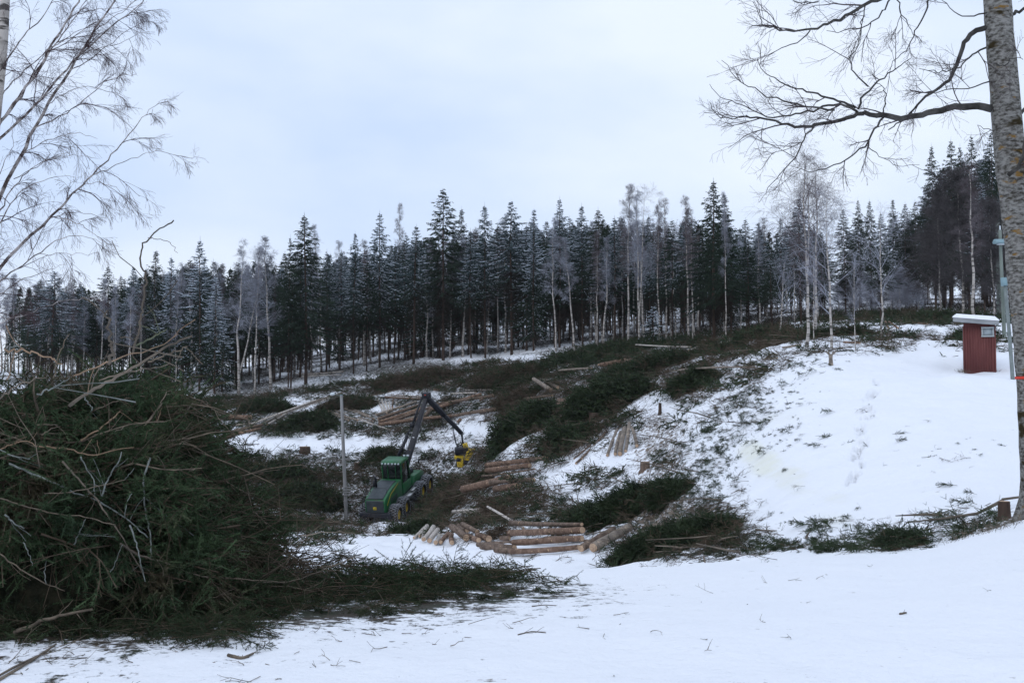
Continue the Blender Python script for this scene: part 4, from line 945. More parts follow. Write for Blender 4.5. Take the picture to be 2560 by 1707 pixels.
def disc(mb, c, axis, r, m=0, k=20, th=.02):
    axis = nrm(np.array(axis, float)); mb.tube([np.array(c)-axis*th/2, np.array(c)+axis*th/2], [r, r], k, m)
def lathe(mb, c, prof, k=22, m=0):
    """prof (x, r) rings around the x axis through c"""
    th = np.arange(k)*2*pi/k; V = np.concatenate([np.column_stack([np.full(k, x), np.cos(th)*r, np.sin(th)*r]) for x, r in prof])+np.array(c)
    i = np.arange(k); j = (i+1) % k; mb.add(V, np.concatenate([np.stack([i+q*k, j+q*k, j+q*k+k, i+q*k+k], 1) for q in range(len(prof)-1)]), m)
def wheel(parent, x, y, side, rr=.70, w=.66):
    z = rr-.04; e = empty('wheel'); e.parent = parent; e.location = (x, y, z)
    t = MB(); s = side; lathe(t, (0, 0, 0), [(-w/2, rr*.52), (-w/2, rr*.80), (-w*.40, rr*.94), (-w*.2, rr), (w*.2, rr), (w*.40, rr*.94), (w/2, rr*.80), (w/2, rr*.52), (w*.3, rr*.5)], 28)
    for i in range(20):   # lugs
        a = i*2*pi/20
        for q in (-1, 1):
            p0 = np.array([q*w*.04, math.cos(a)*rr*1.0, math.sin(a)*rr*1.0]); a2 = a+.16; p1 = np.array([q*w*.44, math.cos(a2)*rr*.95, math.sin(a2)*rr*.95]); t.prism([p0], [p1], .028, .028, 0, 4)
    obj('tyre', t, M['rubber'], e)
    r = MB(); so = side*w*.30
    lathe(r, (0, 0, 0), [(side*w*.47, rr*.53), (side*w*.40, rr*.53), (so-side*.10, rr*.40), (so-side*.12, rr*.22), (so, rr*.20), (so+side*.03, .02)], 24)
    for i in range(10): a = i*2*pi/10; r.tube([[so-side*.11, math.cos(a)*rr*.31, math.sin(a)*rr*.31], [so-side*.07, math.cos(a)*rr*.31, math.sin(a)*rr*.31]], [.018, .018], 6)
    obj('rim', r, M['yellow'], e)
    c = MB(); R1 = rr+.035; nA = 22; xs = np.array([-.44, -.15, .15, .44])*w; rg = R(int(abs(x*10+y*7)+50))
    for i in range(nA):
        for q in range(4):
            for (di, dq) in ((.5, 1), (.5, -1)):
                q2 = q+dq
                if q2 < 0 or q2 > 3: continue
                a0 = (i+(.5 if q % 2 else 0))*2*pi/nA; a1 = a0+di*2*pi/nA
                f0 = R1*(.93 if q in (0, 3) else 1); f1 = R1*(.93 if q2 in (0, 3) else 1)
                c.prism([[xs[q], math.cos(a0)*f0, math.sin(a0)*f0]], [[xs[q2], math.cos(a1)*f1, math.sin(a1)*f1]], .021, .021, 0, 4)
        for sx in (-1, 1):
            a0 = i*2*pi/nA; a1 = (i+.5)*2*pi/nA; ra = rr*.78
            c.prism([[sx*w*.46, math.cos(a0)*R1*.93, math.sin(a0)*R1*.93]], [[sx*(w*.5+.02), math.cos(a1)*ra, math.sin(a1)*ra]], .018, .018, 0, 4)
            c.prism([[sx*(w*.5+.02), math.cos(a1)*ra, math.sin(a1)*ra]], [[sx*(w*.5+.02), math.cos(a1+2*pi/nA)*ra, math.sin(a1+2*pi/nA)*ra]], .016, .016, 0, 4)
    obj('snow_chain', c, M['chain'], e); return e
def harvester():
    hd = HD; ox, oy = MACH[0], MACH[1]; zm = MACH[2]; pitch = math.atan(MACH[3])
    root = empty('forest_harvester', (ox, oy, zm)); root.rotation_euler = (pitch, 0, -hd)
    tag(root, 'green eight-wheeled forest harvester with chained tyres and raised black crane', 'harvester')
    for s in (-1, 1):
        for y in (-3.35, -1.80): wheel(root, s*1.08, y, s)
        for y in (1.75, 3.30): wheel(root, s*1.08, y, s)
    ch = MB()
    for y in (-2.58, 2.52):
        for s in (-1, 1): ch.box((s*.66, y, .72), (.2, 1.9, .34))
        ch.box((0, y, .78), (1.5, .4, .36))
    ch.extr([(-4.15, .95), (-.5, .85), (-.5, 1.2), (-4.15, 1.3)], -.75, .75); ch.extr([(.1, .75), (3.9, .85), (3.9, 1.25), (.1, 1.2)], -.7, .7)
    ch.box((0, -.2, 1.0), (.8, .8, .5)); obj('chassis', ch, M['black'], root, bevel=.02)
    b = MB(); b.box((0, -4.3, .93), (2.3, .25, .30)); b.box((1.0, -4.2, .70), (.35, .3, .2)); b.box((-1.0, -4.2, .70), (.35, .3, .2)); obj('rear_bumper', b, M['black'], root, bevel=.03)
    # engine hood: green flanks, dark sloping top and grille end
    hp = [(-4.20, .98), (-.85, 1.05), (-.85, 2.42), (-2.0, 2.46), (-3.1, 2.30), (-4.08, 2.02), (-4.24, 1.85)]
    g = MB(); g.extr(hp, -.76, .76); hood = obj('engine_hood', g, M['green'], root, bevel=.06)
    q = MB(); q.extr([(-4.14, 2.06), (-3.1, 2.36), (-2.05, 2.52), (-1.5, 2.52), (-1.5, 2.44), (-3.1, 2.26), (-4.08, 1.98)], -.58, .58); obj('hood_top', q, M['dgrey'], hood, bevel=.02)
    q = MB(); q.box((0, -4.255, 1.46), (1.26, .07, .92)); 
    for i in range(13): q.box((0, -4.30, 1.16+i*.06), (1.2, .03, .022))
    gr = obj('grille', q, M['dgrey'], root, bevel=.01)
    # small yellow-on-green emblem
    q = MB(); q.extr([(-.0, 0), (.02, 0), (.02, .2), (0, .2)], -.12, .12); e = obj('emblem', q, M['yellow'], gr, (.0, -4.335, 1.30))
    q = MB()
    for p0, p1, r_ in (((-.07, 0, .10), (.05, 0, .13), .022), ((.05, 0, .13), (.08, 0, .17), .012), ((-.07, 0, .10), (-.09, 0, .05), .008), ((-.02, 0, .1), (.0, 0, .05), .008), ((.05, 0, .12), (.09, 0, .08), .008)): q.prism([np.array(p0)+[0, -.008, 0]], [np.array(p1)+[0, -.008, 0]], r_, r_*.7, 0, 4)
    obj('emblem_deer', q, M['green'], gr, (.0, -4.335, 1.30))
    q = MB(); q.tube([[.765, -3.9, 1.5], [.765, -3.1, 2.05], [.765, -1.6, 2.34]], [.018, .018, .018], 4); obj('side_stripe', q, M['yellow'], hood)
    q = MB()
    for i in range(6): q.box((.76, -3.1+i*.22, 1.5), (.02, .12, .5))
    obj('side_vent', q, M['black'], hood)
    q = MB()      # left railing and ladder
    q.tube([[-.95, -4.1, 1.1], [-1.02, -4.0, 1.7], [-.98, -3.0, 2.6], [-.9, -1.9, 3.0], [-.85, -1.5, 2.5]], [.022]*5, 6); q.tube([[-.95, -4.1, 1.1], [-.95, -4.3, 1.0], [-.95, -4.25, 1.7], [-.6, -4.2, 2.05], [.6, -4.2, 2.05]], [.02]*5, 6)
    for k in range(3): q.tube([[-1.0+.02*k, -3.8+k*.7, 1.2], [-1.0+.02*k, -3.8+k*.7, 1.9+k*.42]], [.018, .018], 6)
    q.tube([[-.6, -3.4, 2.2], [-.6, -3.4, 2.55], [.6, -3.4, 2.55], [.6, -3.4, 2.2]], [.018]*4, 6); obj('handrail', q, M['black'], root)
    q = MB(); q.tube([[-.42, -2.75, 2.3], [-.42, -2.75, 3.0], [-.42, -2.9, 3.16]], [.08, .08, .07], 10); q.tube([[-.62, -2.6, 2.3], [-.62, -2.6, 2.85]], [.1, .1], 10); obj('exhaust', q, M['black'], root)
    # cab
    cab = empty('cab'); cab.parent = root; cab.location = (0, 0, 0)
    cp = [(-.72, 1.55), (1.25, 1.45), (1.55, 1.8), (1.15, 3.55), (.9, 3.72), (-.62, 3.78), (-.80, 3.6), (-.78, 2.2)]
    g = MB(); g.extr([(-.70, 1.15), (1.0, 1.25), (1.1, 1.85), (-.75, 1.95)], -.76, .76); obj('cab_base', g, M['green'], cab, bevel=.05)
    g = MB(); g.extr([(-.72, 1.97), (1.02, 1.87), (.70, 3.42), (-.66, 3.50)], -.70, .70); obj('cab_glass', g, M['glass'], cab, bevel=.03)
    g = MB()
    for s in (-.72, .72):
        for p in (((-.74, 1.9), (-.68, 3.52)), ((1.05, 1.85), (.72, 3.45)), ((-.7, 3.48), (.72, 3.42)), ((-.74, 1.95), (1.05, 1.88))):
            g.prism([[s, p[0][0], p[0][1]]], [[s, p[1][0], p[1][1]]], .055, .055, 0, 4)
    g.prism([[-.3, -.74, 1.9]], [[-.3, -.70, 3.5]], .03, .03, 0, 4); g.prism([[.3, -.74, 1.9]], [[.3, -.70, 3.5]], .03, .03, 0, 4)
    obj('cab_frame', g, M['green'], cab)
    g = MB(); g.extr([(-.82, 3.48), (.85, 3.42), (.92, 3.50), (.7, 3.62), (-.6, 3.68), (-.88, 3.58)], -.78, .78); rf = obj('cab_roof', g, M['green'], cab, bevel=.07)
    for x in (-.62, -.38, -.14, .14, .38, .62): q = MB(); disc(q, (x, -.89, 3.53), (0, 1, 0), .062, 0, 12, .08); obj('work_light', q, M['lens'], rf)
    for x in (.45, .72): q = MB(); q.box((x, .85, 3.64), (.16, .12, .12)); obj('work_light', q, M['lens'], rf)
    q = MB(); q.tube([[.5, .8, 3.7], [.5, .8, 4.0], [.8, .2, 4.0], [.8, .2, 3.7]], [.015]*4, 5); q.tube([[.9, 1.3, 3.1], [1.25, 1.5, 3.2]], [.015, .015], 5); q.box((1.28, 1.5, 3.05), (.05, .12, .34)); obj('mirror', q, M['black'], cab)
    q = MB(); q.box((1.02, -.15, 1.12), (.5, 1.3, .07)); q.box((1.12, .35, 1.3), (.3, .8, .05)); obj('step_plate', q, M['steel'], root)
    q = MB(); q.extr([(1.35, 1.2), (3.6, 1.2), (3.9, 1.45), (3.4, 1.75), (1.7, 1.85)], -.78, .78); obj('front_body', q, M['green'], root, bevel=.04)
    # crane works in a plane turned towards the right of the picture
    
    def W(px, py, Y):        # photo pixel and distance -> machine space
        p = at(px, py, Y)-np.array([ox, oy, zm]); v = rotz(hd)@p; return rotx(-pitch)@v
    c1 = lambda cx, cy, Y: W(820+cx/3.919, 940+cy/3.919, Y)
    Yb = oy+2.0; Yk = Yb+.9; Yt = Yb+1.8
    base = c1(770, 965, Yb); piv = c1(770, 850, Yb); knee = c1(965, 205, Yk); tip = c1(1310, 560, Yt)
    crane = empty('crane'); crane.parent = root
    q = MB(); lathe_pts = [base-np.array([0, 0, .55]), base, base+np.array([0, 0, .25])]; q.tube(lathe_pts, [.42, .38, .33], 14); q.tube([base, piv], [.26, .20], 8)
    s_ = nrm(np.cross(knee-piv, [0, 1, 0])); q.prism([piv], [piv+nrm(knee-piv)*.3], .3, .24, 0, 4); q.box(base+np.array([.1, 0, .25]), (.7, .6, .45)); obj('slew_base', q, M['black'], crane, bevel=.02)
    def beam(mb, a, b_, w0, h0, w1, h1):
        d = nrm(b_-a); y = nrm(np.cross(d, [0, 1, 0])); z = np.cross(d, y); V = []
        for p, w_, h_ in ((a, w0, h0), (b_, w1, h1)):
            for sy, sz in ((-1, -1), (1, -1), (1, 1), (-1, 1)): V.append(p+y*sy*w_/2+z*sz*h_/2)
        mb.add(V, [[0, 3, 2, 1], [4, 5, 6, 7], [0, 1, 5, 4], [1, 2, 6, 5], [2, 3, 7, 6], [3, 0, 4, 7]])
    q = MB(); mid = piv*.45+knee*.55; beam(q, piv, mid, .42, .36, .44, .36); beam(q, mid, knee, .36, .34, .28, .30); boom = obj('main_boom', q, M['black'], crane, bevel=.02)
    dk = nrm(knee-piv); lf = rotz(hd)@np.array([-1., 0, 0]); off = nrm(lf-dk*np.dot(lf, dk)); sgn = 1
    q = MB(); a = piv+off*sgn*.62+np.array([0, 0, .35]); bq = mid+off*sgn*.42; q.tube([a, a*.35+bq*.65], [.13, .13], 8); q.tube([a*.35+bq*.65, bq], [.05, .05], 8); q.box(bq, (.3, .3, .3)); q.tube([bq, knee+off*sgn*.34-np.array([0, 0, .05])], [.08, .07], 6); q.tube([a-[0, 0, .25], piv], [.08, .08], 6); obj('boom_cylinder', q, M['black'], crane)
    q = MB(); p = piv*.62+knee*.38-np.array([0, .17, 0]); q.box(p, (.14, .02, .2)); obj('white_sticker', q, M['whitep'], boom)
    q = MB(); p = piv*.80+knee*.20-np.array([0, .17, 0]); disc(q, p, (0, 1, 0), .06, 0, 12); obj('boom_emblem', q, M['yellow'], boom)
    q = MB(); q.box(knee+np.array([0, 0, .12]), (.62, .42, .46)); q.tube([knee-np.array([.28, 0, -.12]), knee+np.array([.35, 0, .1])], [.12, .12], 8); kn = obj('knee_joint', q, M['black'], crane, bevel=.03)
    q = MB(); q.box(knee+np.array([-.02, -.2, .2]), (.12, .05, .06)); obj('red_marker', q, M['red'], kn)
    q = MB(); beam(q, knee, knee*.5+tip*.5, .42, .30, .38, .28); beam(q, knee*.55+tip*.45, tip, .32, .22, .26, .2); obj('jib', q, M['black'], crane, bevel=.015)
    q = MB(); o2 = nrm(np.cross(tip-knee, [0, 1, 0])); o2 = o2*(-1 if o2[2] > 0 else 1); q.tube([knee+o2*.2, knee*.5+tip*.5+o2*.2], [.06, .045], 8); q.tube([knee*.5+tip*.5+o2*.2, tip*.85+knee*.15+o2*.1], [.03, .03], 6); obj('jib_cylinder', q, M['steel'], crane)
    q = MB()
    for k in range(4):
        a = knee*(.9-.1*k)+piv*(.1+.1*k)+off*sgn*(.14+.05*k); m_ = (a+piv)/2+off*sgn*(.3+.12*k); pts = [a, a*.6+m_*.4, m_, m_*.5+piv*.5+off*.1, piv]; q.tube(pts, [.02]*5, 5)
    a = knee*.25+tip*.75
    for k in range(3):
        hang = a+np.array([-.55-.1*k, -.1*k, -.55-.12*k]); q.tube([knee*.6+tip*.4, knee*.45+tip*.55+[-.3, 0, -.5], hang, a+[-.15, 0, -.05]], [.018]*4, 5)
    hb = tip+np.array([-.42, 0, -1.2]); q.tube([a+[0, 0, -.05], a+[-.05, 0, -.6], hb+[-.1, 0, .35], hb+[.1, 0, .0], hb+[.35, 0, .05]], [.026]*5, 6); q.tube([a+[.05, 0, -.05], a+[.02, 0, -.6], hb+[-.05, 0, .3], hb+[.2, 0, .05]], [.022]*4, 6)
    obj('hydraulic_hose', q, M['black'], crane)
    # harvester head
    e = empty('harvester_head'); e.parent = crane; e.location = tip; Z = lambda *v: np.array(v, float)
    hw = 1/39.
    k1 = lambda cx, cy, dy=0.: c1(cx, cy, Yt+dy)-tip
    q = MB(); q.tube([Z(0, 0, .1), Z(0, 0, -.25)], [.09, .09], 8); q.tube([Z(0, 0, -.2), k1(1322, 660)], [.075, .09], 8); obj('link', q, M['black'], e)
    q = MB(); beam(q, k1(1340, 655), k1(1365, 735), .3, .3, .34, .34); q.box(k1(1350, 690), (.30, .36, .12)); obj('rotator_bracket', q, M['yellow'], e, bevel=.03)
    q = MB(); beam(q, k1(1245, 735), k1(1375, 720), .50, .62, .42, .62); q.tube([k1(1258, 690), k1(1300, 675), k1(1350, 700)], [.05, .06, .05], 8); q.tube([k1(1330, 840), k1(1385, 850)], [.2, .2], 10); q.tube([k1(1380, 800, .2), k1(1385, 870, .2)], [.2, .24], 12); obj('head_frame', q, M['black'], e, bevel=.03)
    q = MB(); V = [k1(1360, 725, -.3), k1(1428, 728, -.3), k1(1392, 832, -.3), k1(1335, 822, -.3)]; V2 = [v+Z(0, .55, 0) for v in V]; q.add(V+V2, [[0, 3, 2, 1], [4, 5, 6, 7], [0, 1, 5, 4], [1, 2, 6, 5], [2, 3, 7, 6], [3, 0, 4, 7]]); cv = obj('saw_cover', q, M['yellow'], e, bevel=.03)
    q = MB()
    for i in range(5): c_ = V[1]*(.88-.17*i)+V[2]*(.12+.17*i); c_ = c_*.8+(V[0]*(.88-.17*i)+V[3]*(.12+.17*i))*.2; q.box(c_+Z(-.03, -.008, 0), (.12, .02, .045))
    obj('cover_slots', q, M['black'], cv)
    q = MB(); beam(q, k1(1240, 790), k1(1330, 790), .22, .5, .2, .5); beam(q, k1(1318, 790), k1(1322, 870), .16, .45, .2, .45); beam(q, k1(1285, 835), k1(1325, 885), .26, .4, .22, .4); q.tube([k1(1270, 840, -.25), k1(1275, 885, -.3), k1(1310, 888, -.3)], [.07, .06, .03], 7); obj('grab_arm', q, M['yellow'], e, bevel=.03)
    q = MB(); q.tube([k1(1262, 812, -.15), k1(1300, 822, -.15)], [.16, .16], 12); obj('feed_roller', q, M['black'], e)
    return root
harvester()

# ------------------------------------------------------------------ poles, lamps, shed
M['oldwood'] = mat('weathered_grey_wood', (.16, .155, .15), (.30, .295, .29), scale=5, rough=.9, stretch=(1, 1, .15), bump=.4)
M['greenwood'] = mat('impregnated_pole_wood', (.13, .155, .135), (.22, .25, .22), scale=4, rough=.9, stretch=(1, 1, .15), bump=.3)
M['galv'] = mat('galvanised_pole', (.15, .175, .17), (.24, .27, .26), scale=3, rough=.5, metal=.4)
M['cyan'] = mat('pale_blue_lamp_hood', (.22, .33, .36), rough=.5)
def pole(bx, by, ty, d, ymin, label, m='oldwood', tiltx=0., mid=None, cat='pole', name='wooden_pole', Y=None, group=None):
    P = hit(bx, by, ymin) if Y is None else at(bx, by, Y); T = at(bx, ty, P[1]); H = T[2]-P[2]; r = d/2/FPX*P[1]
    o = empty(name, P); o.rotation_euler = (0, tiltx, 0); tag(o, label, cat, group)
    mb = MB(); z = np.linspace(-.4, H, 7); mb.tube(np.column_stack([.01*np.sin(z), 0*z, z]), r*(1-.2*z/H), 10, 0, wob=.01); obj('post', mb, M[m], o, smooth=False)
    return o, H, r, P[1]/FPX
o, H_, r_, u_ = pole(866, 1302, 988, 9.5, 44, 'grey weathered wooden pole with nailed boards standing before the harvester', tiltx=-.048)
q = MB()
for i, (w_, dz) in enumerate(((31, 0), (27, -7), (24, -13), (21, -19))): q.box((w_*u_*.5-.12, -r_-.025, (1302-1218+dz+0)*u_), (w_*u_, .04, .085))
obj('nailed_boards', q, M['oldwood'], o)
q = MB()
for i in range(5): q.box((-.02, -r_-.03, (1302-1252-i*2.4*2)*u_), (.22-.02*i, .03, .07))
obj('foot_steps', q, M['oldwood'], o)
q = MB(); q.tube([[0, 0, H_-.1], [-.25, 0, H_+.05], [-.52, 0, H_+.12]], [.02, .018, .015], 6); obj('lamp_arm', q, M['galv'], o)
q = MB(); lathe(q, (0, 0, 0), [(-.2, .02), (-.12, .09), (.0, .12), (.12, .09), (.2, .02)], 12); l_ = obj('lamp_head', q, M['lens'], o, (-.62, 0, H_+.13))
q = MB(); q.box((0, 0, H_+.02), (.16, .16, .05)); obj('cap', q, M['cyan'], o)

o, H_, r_, u_ = pole(2498, 786, 556, 12, 70, 'farther grey-green wooden pole of the pair beside the mossy trunk', 'greenwood', group='wooden poles by the mossy trunk')
o, H_, r_, u_ = pole(2511, 853, 575, 9.5, 56, 'nearer wooden lamp pole of the pair, pale blue lamp near its top', 'greenwood', tiltx=-.018, group='wooden poles by the mossy trunk')
q = MB(); q.tube([[0, 0, H_-.6], [.05, -.1, H_-.55], [-.1, -.25, H_-.5]], [.03]*3, 6); q.tube([[0, -.06, H_-.9], [.25, -.1, H_-.85], [.33, -.1, H_-1.5], [.42, -.1, H_-2.0]], [.018]*4, 5); obj('lamp_bracket', q, M['galv'], o)
q = MB(); q.extr([(-.30, 0), (.16, 0), (.18, .12), (.0, .24), (-.26, .2)], -.42, .3); obj('lamp_hood', q, M['cyan'], o, (.02, -.1, H_-.72), bevel=.04)
q = MB(); q.box((.02, -.17, H_-.76), (.5, .26, .05)); obj('lamp_glass', q, M['lens'], o)
q = MB(); q.tube([[0, 0, H_-.1], [0, 0, H_+.22]], [.05, .03], 8); obj('insulator', q, M['lens'], o)
o, H_, r_, u_ = pole(2534, 983, 705, 10, 40, 'galvanised steel pole with round foot, close left of the mossy trunk', 'galv', tiltx=-.055, name='steel_pole')
q = MB(); q.box((-.03, -.02, H_+.02), (.22, .16, .3)); obj('pole_cap', q, M['cyan'], o)
q = MB(); q.tube([[0, 0, -.1], [0, 0, .08]], [.2, .19], 14); obj('foot_ring', q, M['galv'], o)

M['redwood'] = mat('red_painted_boards', (.125, .040, .038), (.185, .062, .055), scale=3, rough=.8, stretch=(1, 1, .2), bump=.3)
M['greytrim'] = mat('grey_roof_boards', (.20, .215, .22), (.30, .31, .32), scale=5, rough=.8, stretch=(.3, 1, 1))
M['snow'] = mat('roof_snow', (.86, .875, .90), (.9, .91, .92), scale=5, rough=.8, bump=.3)
M['whitew'] = mat('white_window_frame', (.40, .43, .43), rough=.7)
def shed():
    P = hit(2450, 931, 38); u = P[1]/FPX; Wd, Hh = 73*u, 123*u; dep = 1.15
    o = empty('red_shed', P, radians(-23)); tag(o, 'small red board shed like an outhouse with snow on its slanted grey roof', 'shed')
    b = MB(); b.add([[-Wd/2, 0, -.25], [Wd/2, 0, -.25], [Wd/2, dep, -.25], [-Wd/2, dep, -.25], [-Wd/2, 0, Hh], [Wd/2, 0, Hh-.03], [Wd/2, dep, Hh+.12], [-Wd/2, dep, Hh+.15]], [[0, 3, 2, 1], [4, 5, 6, 7], [0, 1, 5, 4], [1, 2, 6, 5], [2, 3, 7, 6], [3, 0, 4, 7]])
    wl = obj('wall', b, M['redwood'], o)
    b = MB(); n = 12
    for i in range(n+1):
        x = -Wd/2+i*Wd/n; b.box((x, -.012, Hh/2-.05), (.045, .026, Hh-.12))
    for i in range(8): b.box((-Wd/2-.012, .05+i*(dep-.1)/7, Hh/2-.05), (.026, .045, Hh-.1))
    obj('batten', b, M['redwood'], wl)
    r = MB(); z0 = Hh+.02; r.add([[-Wd/2-.38, -.34, z0+.05], [Wd/2+.14, -.34, z0-.13], [Wd/2+.14, dep+.3, z0+.0], [-Wd/2-.38, dep+.3, z0+.2], [-Wd/2-.38, -.34, z0+.22], [Wd/2+.14, -.34, z0+.04], [Wd/2+.14, dep+.3, z0+.18], [-Wd/2-.38, dep+.3, z0+.38]], [[0, 3, 2, 1], [4, 5, 6, 7], [0, 1, 5, 4], [1, 2, 6, 5], [2, 3, 7, 6], [3, 0, 4, 7]])
    rf = obj('roof', r, M['greytrim'], o, bevel=.01)
    g = MB(); nx, ny = 14, 10; X, Y = np.meshgrid(np.linspace(-Wd/2-.40, Wd/2+.16, nx), np.linspace(-.36, dep+.3, ny), indexing='ij'); e = np.minimum(1, np.minimum(np.minimum(X+Wd/2+.40, Wd/2+.16-X), Y+.36)*9+.02)
    fx = (X+Wd/2+.38)/(Wd+.52); fy = (Y+.34)/(dep+.64); Zb = z0+.225-.18*fx+.155*fy; Z = Zb+.12*np.sqrt(np.clip(e, 0, 1))*(1+.25*fbm(X*2, Y*2, 2)); I = np.arange(nx*ny).reshape(nx, ny)
    g.add(np.stack([X, Y, Z], -1), np.stack([I[:-1, :-1], I[1:, :-1], I[1:, 1:], I[:-1, 1:]], -1).reshape(-1, 4)); 
    B = np.concatenate([np.stack([X, Y, Z], -1)[:, 0], np.stack([X, Y, Zb-.0], -1)[:, 0]]); g.add(B, np.stack([np.arange(nx-1)+nx, np.arange(1, nx)+nx, np.arange(1, nx), np.arange(nx-1)], 1))
    B = np.concatenate([np.stack([X, Y, Z], -1)[0], np.stack([X, Y, Zb-.0], -1)[0]]); g.add(B, np.stack([np.arange(ny-1), np.arange(1, ny), np.arange(1, ny)+ny, np.arange(ny-1)+ny], 1)); obj('roof_snow', g, M['snow'], rf, smooth=True)
    w_ = empty('window'); w_.parent = o; w_.location = (Wd/2-.27, -.03, Hh-.35)
    f = MB(); s = .20
    for a, b_, c_, d_ in ((0, s*.85, s*2+.08, .06), (0, -s*.85, s*2+.08, .06)): f.box((a, -.02, b_), (c_, .05, d_))
    for a in (-s, s): f.box((a, -.017, 0), (.06, .044, s*1.7-.06))
    obj('frame', f, M['whitew'], w_); f = MB(); f.box((0, -.004, 0), (s*2-.04, .01, s*1.7-.05)); obj('pane', f, mat('window_glass', (.30, .34, .36), rough=.25, spec=.6), w_)
    f = MB(); f.box((-Wd/2-.02, dep*.5, Hh/2), (.03, .7, Hh*.85)); f.box((-Wd/2-.04, dep*.25, Hh*.5), (.03, .03, .16)); obj('door', f, M['greytrim'], o)
    # dark soil and dead grass where the wall meets the snow
    f = MB(); rg = R(77)
    for i in range(160):
        x = Wd/2+rg.normal()*.1 if i % 2 else -Wd/2+rg.normal()*.12; p = np.array([x, rg.random()*dep*.6-.1, 0.]); p[2] = 0; f.ribbon([p], [p+[rg.normal()*.08, rg.normal()*.05, .05+.12*rg.random()]], .012, .004)
    gg = obj('grass_tuft', f, M['stick'], None, P); tag(gg, 'dry grass sticking out of the snow along the foot of the red shed', 'grass', kind='stuff')
shed()
# ------------------------------------------------------------------ foreground trees
M['moss_bark'] = mat('mossy_grey_bark', (.06, .053, .044), (.33, .32, .295), scale=17, thr=(.36, .60), rough=.95, spec=.1, stretch=(.8, .8, 1.7), bump=1.0, bdist=.08, third=((.045, .034, .016), 2.6, .60, .66), coord='World', detail=9, fourth=((.26, .15, .045), 5., .64, .70))
M['limb'] = mat('dark_limb_bark', (.03, .028, .025), (.10, .095, .088), scale=6, rough=.9, spec=.1, coord='World', bump=.5)
M['twig'] = mat('fine_twigs', (.055, .045, .047), (.11, .09, .092), scale=2, rough=.9, spec=.1, coord='World')
M['birchlimb'] = mat('birch_limb_bark', (.075, .055, .05), (.42, .38, .36), scale=5, thr=(.42, .60), rough=.85, coord='World', stretch=(1, 1, 1.6))
M['birchtwig2'] = mat('purple_birch_twigs', (.055, .034, .038), (.10, .07, .075), scale=2, rough=.9, spec=.1, coord='World')
def smooth_path(P, n):
    P = np.array(P, float); d = np.concatenate([[0], np.cumsum(np.linalg.norm(np.diff(P, axis=0), axis=1))]); t = np.linspace(0, d[-1], n)
    Q = np.stack([np.interp(t, d, P[:, i]) for i in range(P.shape[1])], 1)
    for _ in range(2): Q[1:-1] = Q[1:-1]*.5+(Q[:-2]+Q[2:])*.25
    return Q
def limb3d(path, Y0, dY, n, jit, rg):
    """photo-pixel polyline -> 3D path whose distance drifts from Y0 by dY"""
    Q = smooth_path(path, n); t = np.linspace(0, 1, n); Y = Y0+dY*t; P = at(Q[:, 0], Q[:, 1], Y); P[1:] += rg.normal(size=(n-1, 3))*jit; return P
def limbs_tree(root, limbs, Y0, thick, twigpars, mats, rg, kbig=7, twigname='twigs'):
    """limbs: (path, r0, r1, dY). each limb a part; its side twigs below it"""
    for path, r0, r1, dY, parname in limbs:
        n = max(6, len(path)*3); P = limb3d(path, Y0 if not isinstance(dY, tuple) else Y0+dY[0], dY if not isinstance(dY, tuple) else dY[1], n, .012, rg)
        rad = np.linspace(r0*thick, max(r1*thick, .0025), n); mb = MB(); mb.tube(P-np.array(root.location), rad, kbig if r0 > .015 else 5, 0, wob=.04, rg=rg)
        lb = obj('limb', mb, mats[0], root, smooth=True)
        Ln = np.linalg.norm(np.diff(P, axis=0), axis=1).sum(); pts = P[:, None]; rr = rad[:, None]; tw = MB()
        dens, l1, droop, ang, levels, wand = twigpars; n1 = max(2, int(Ln*dens))
        S, D, L1, r = spawn(pts, rr, n1, .08, ang, 1., [1.], rg, .2, tmax=1.); u = rg.random(len(L1))
        L1 = l1*(.35+.9*u**1.5)*np.clip(L1*1.3, .5, 1.2); r_ = np.minimum(r*.5, .010)+.002
        p, q = grow(S, D, L1, r_, .0028, 6, droop, wand, rg); tw.chains(p, q, 0, 4)
        for lv in range(levels):
            nn = (5, 4, 3)[lv]; S, D, L2, r = spawn(p, q, nn, .15, ang*.85, .62, L1, rg); L2 = L2+.05; p, q = grow(S, D, L2, np.minimum(r*.7, .0045), .0016, 4 if lv == 0 else 3, droop*(1.6 if lv else 1.1), wand*1.1, rg); tw.chains(p, q, 0, 3); L1 = L2
        tw.v = [v-np.array(root.location) for v in tw.v]
        obj(twigname, tw, mats[1], lb)
def cpx(ox, oy, s, pts): return [(ox+x/s, oy+y/s) for x, y in pts]
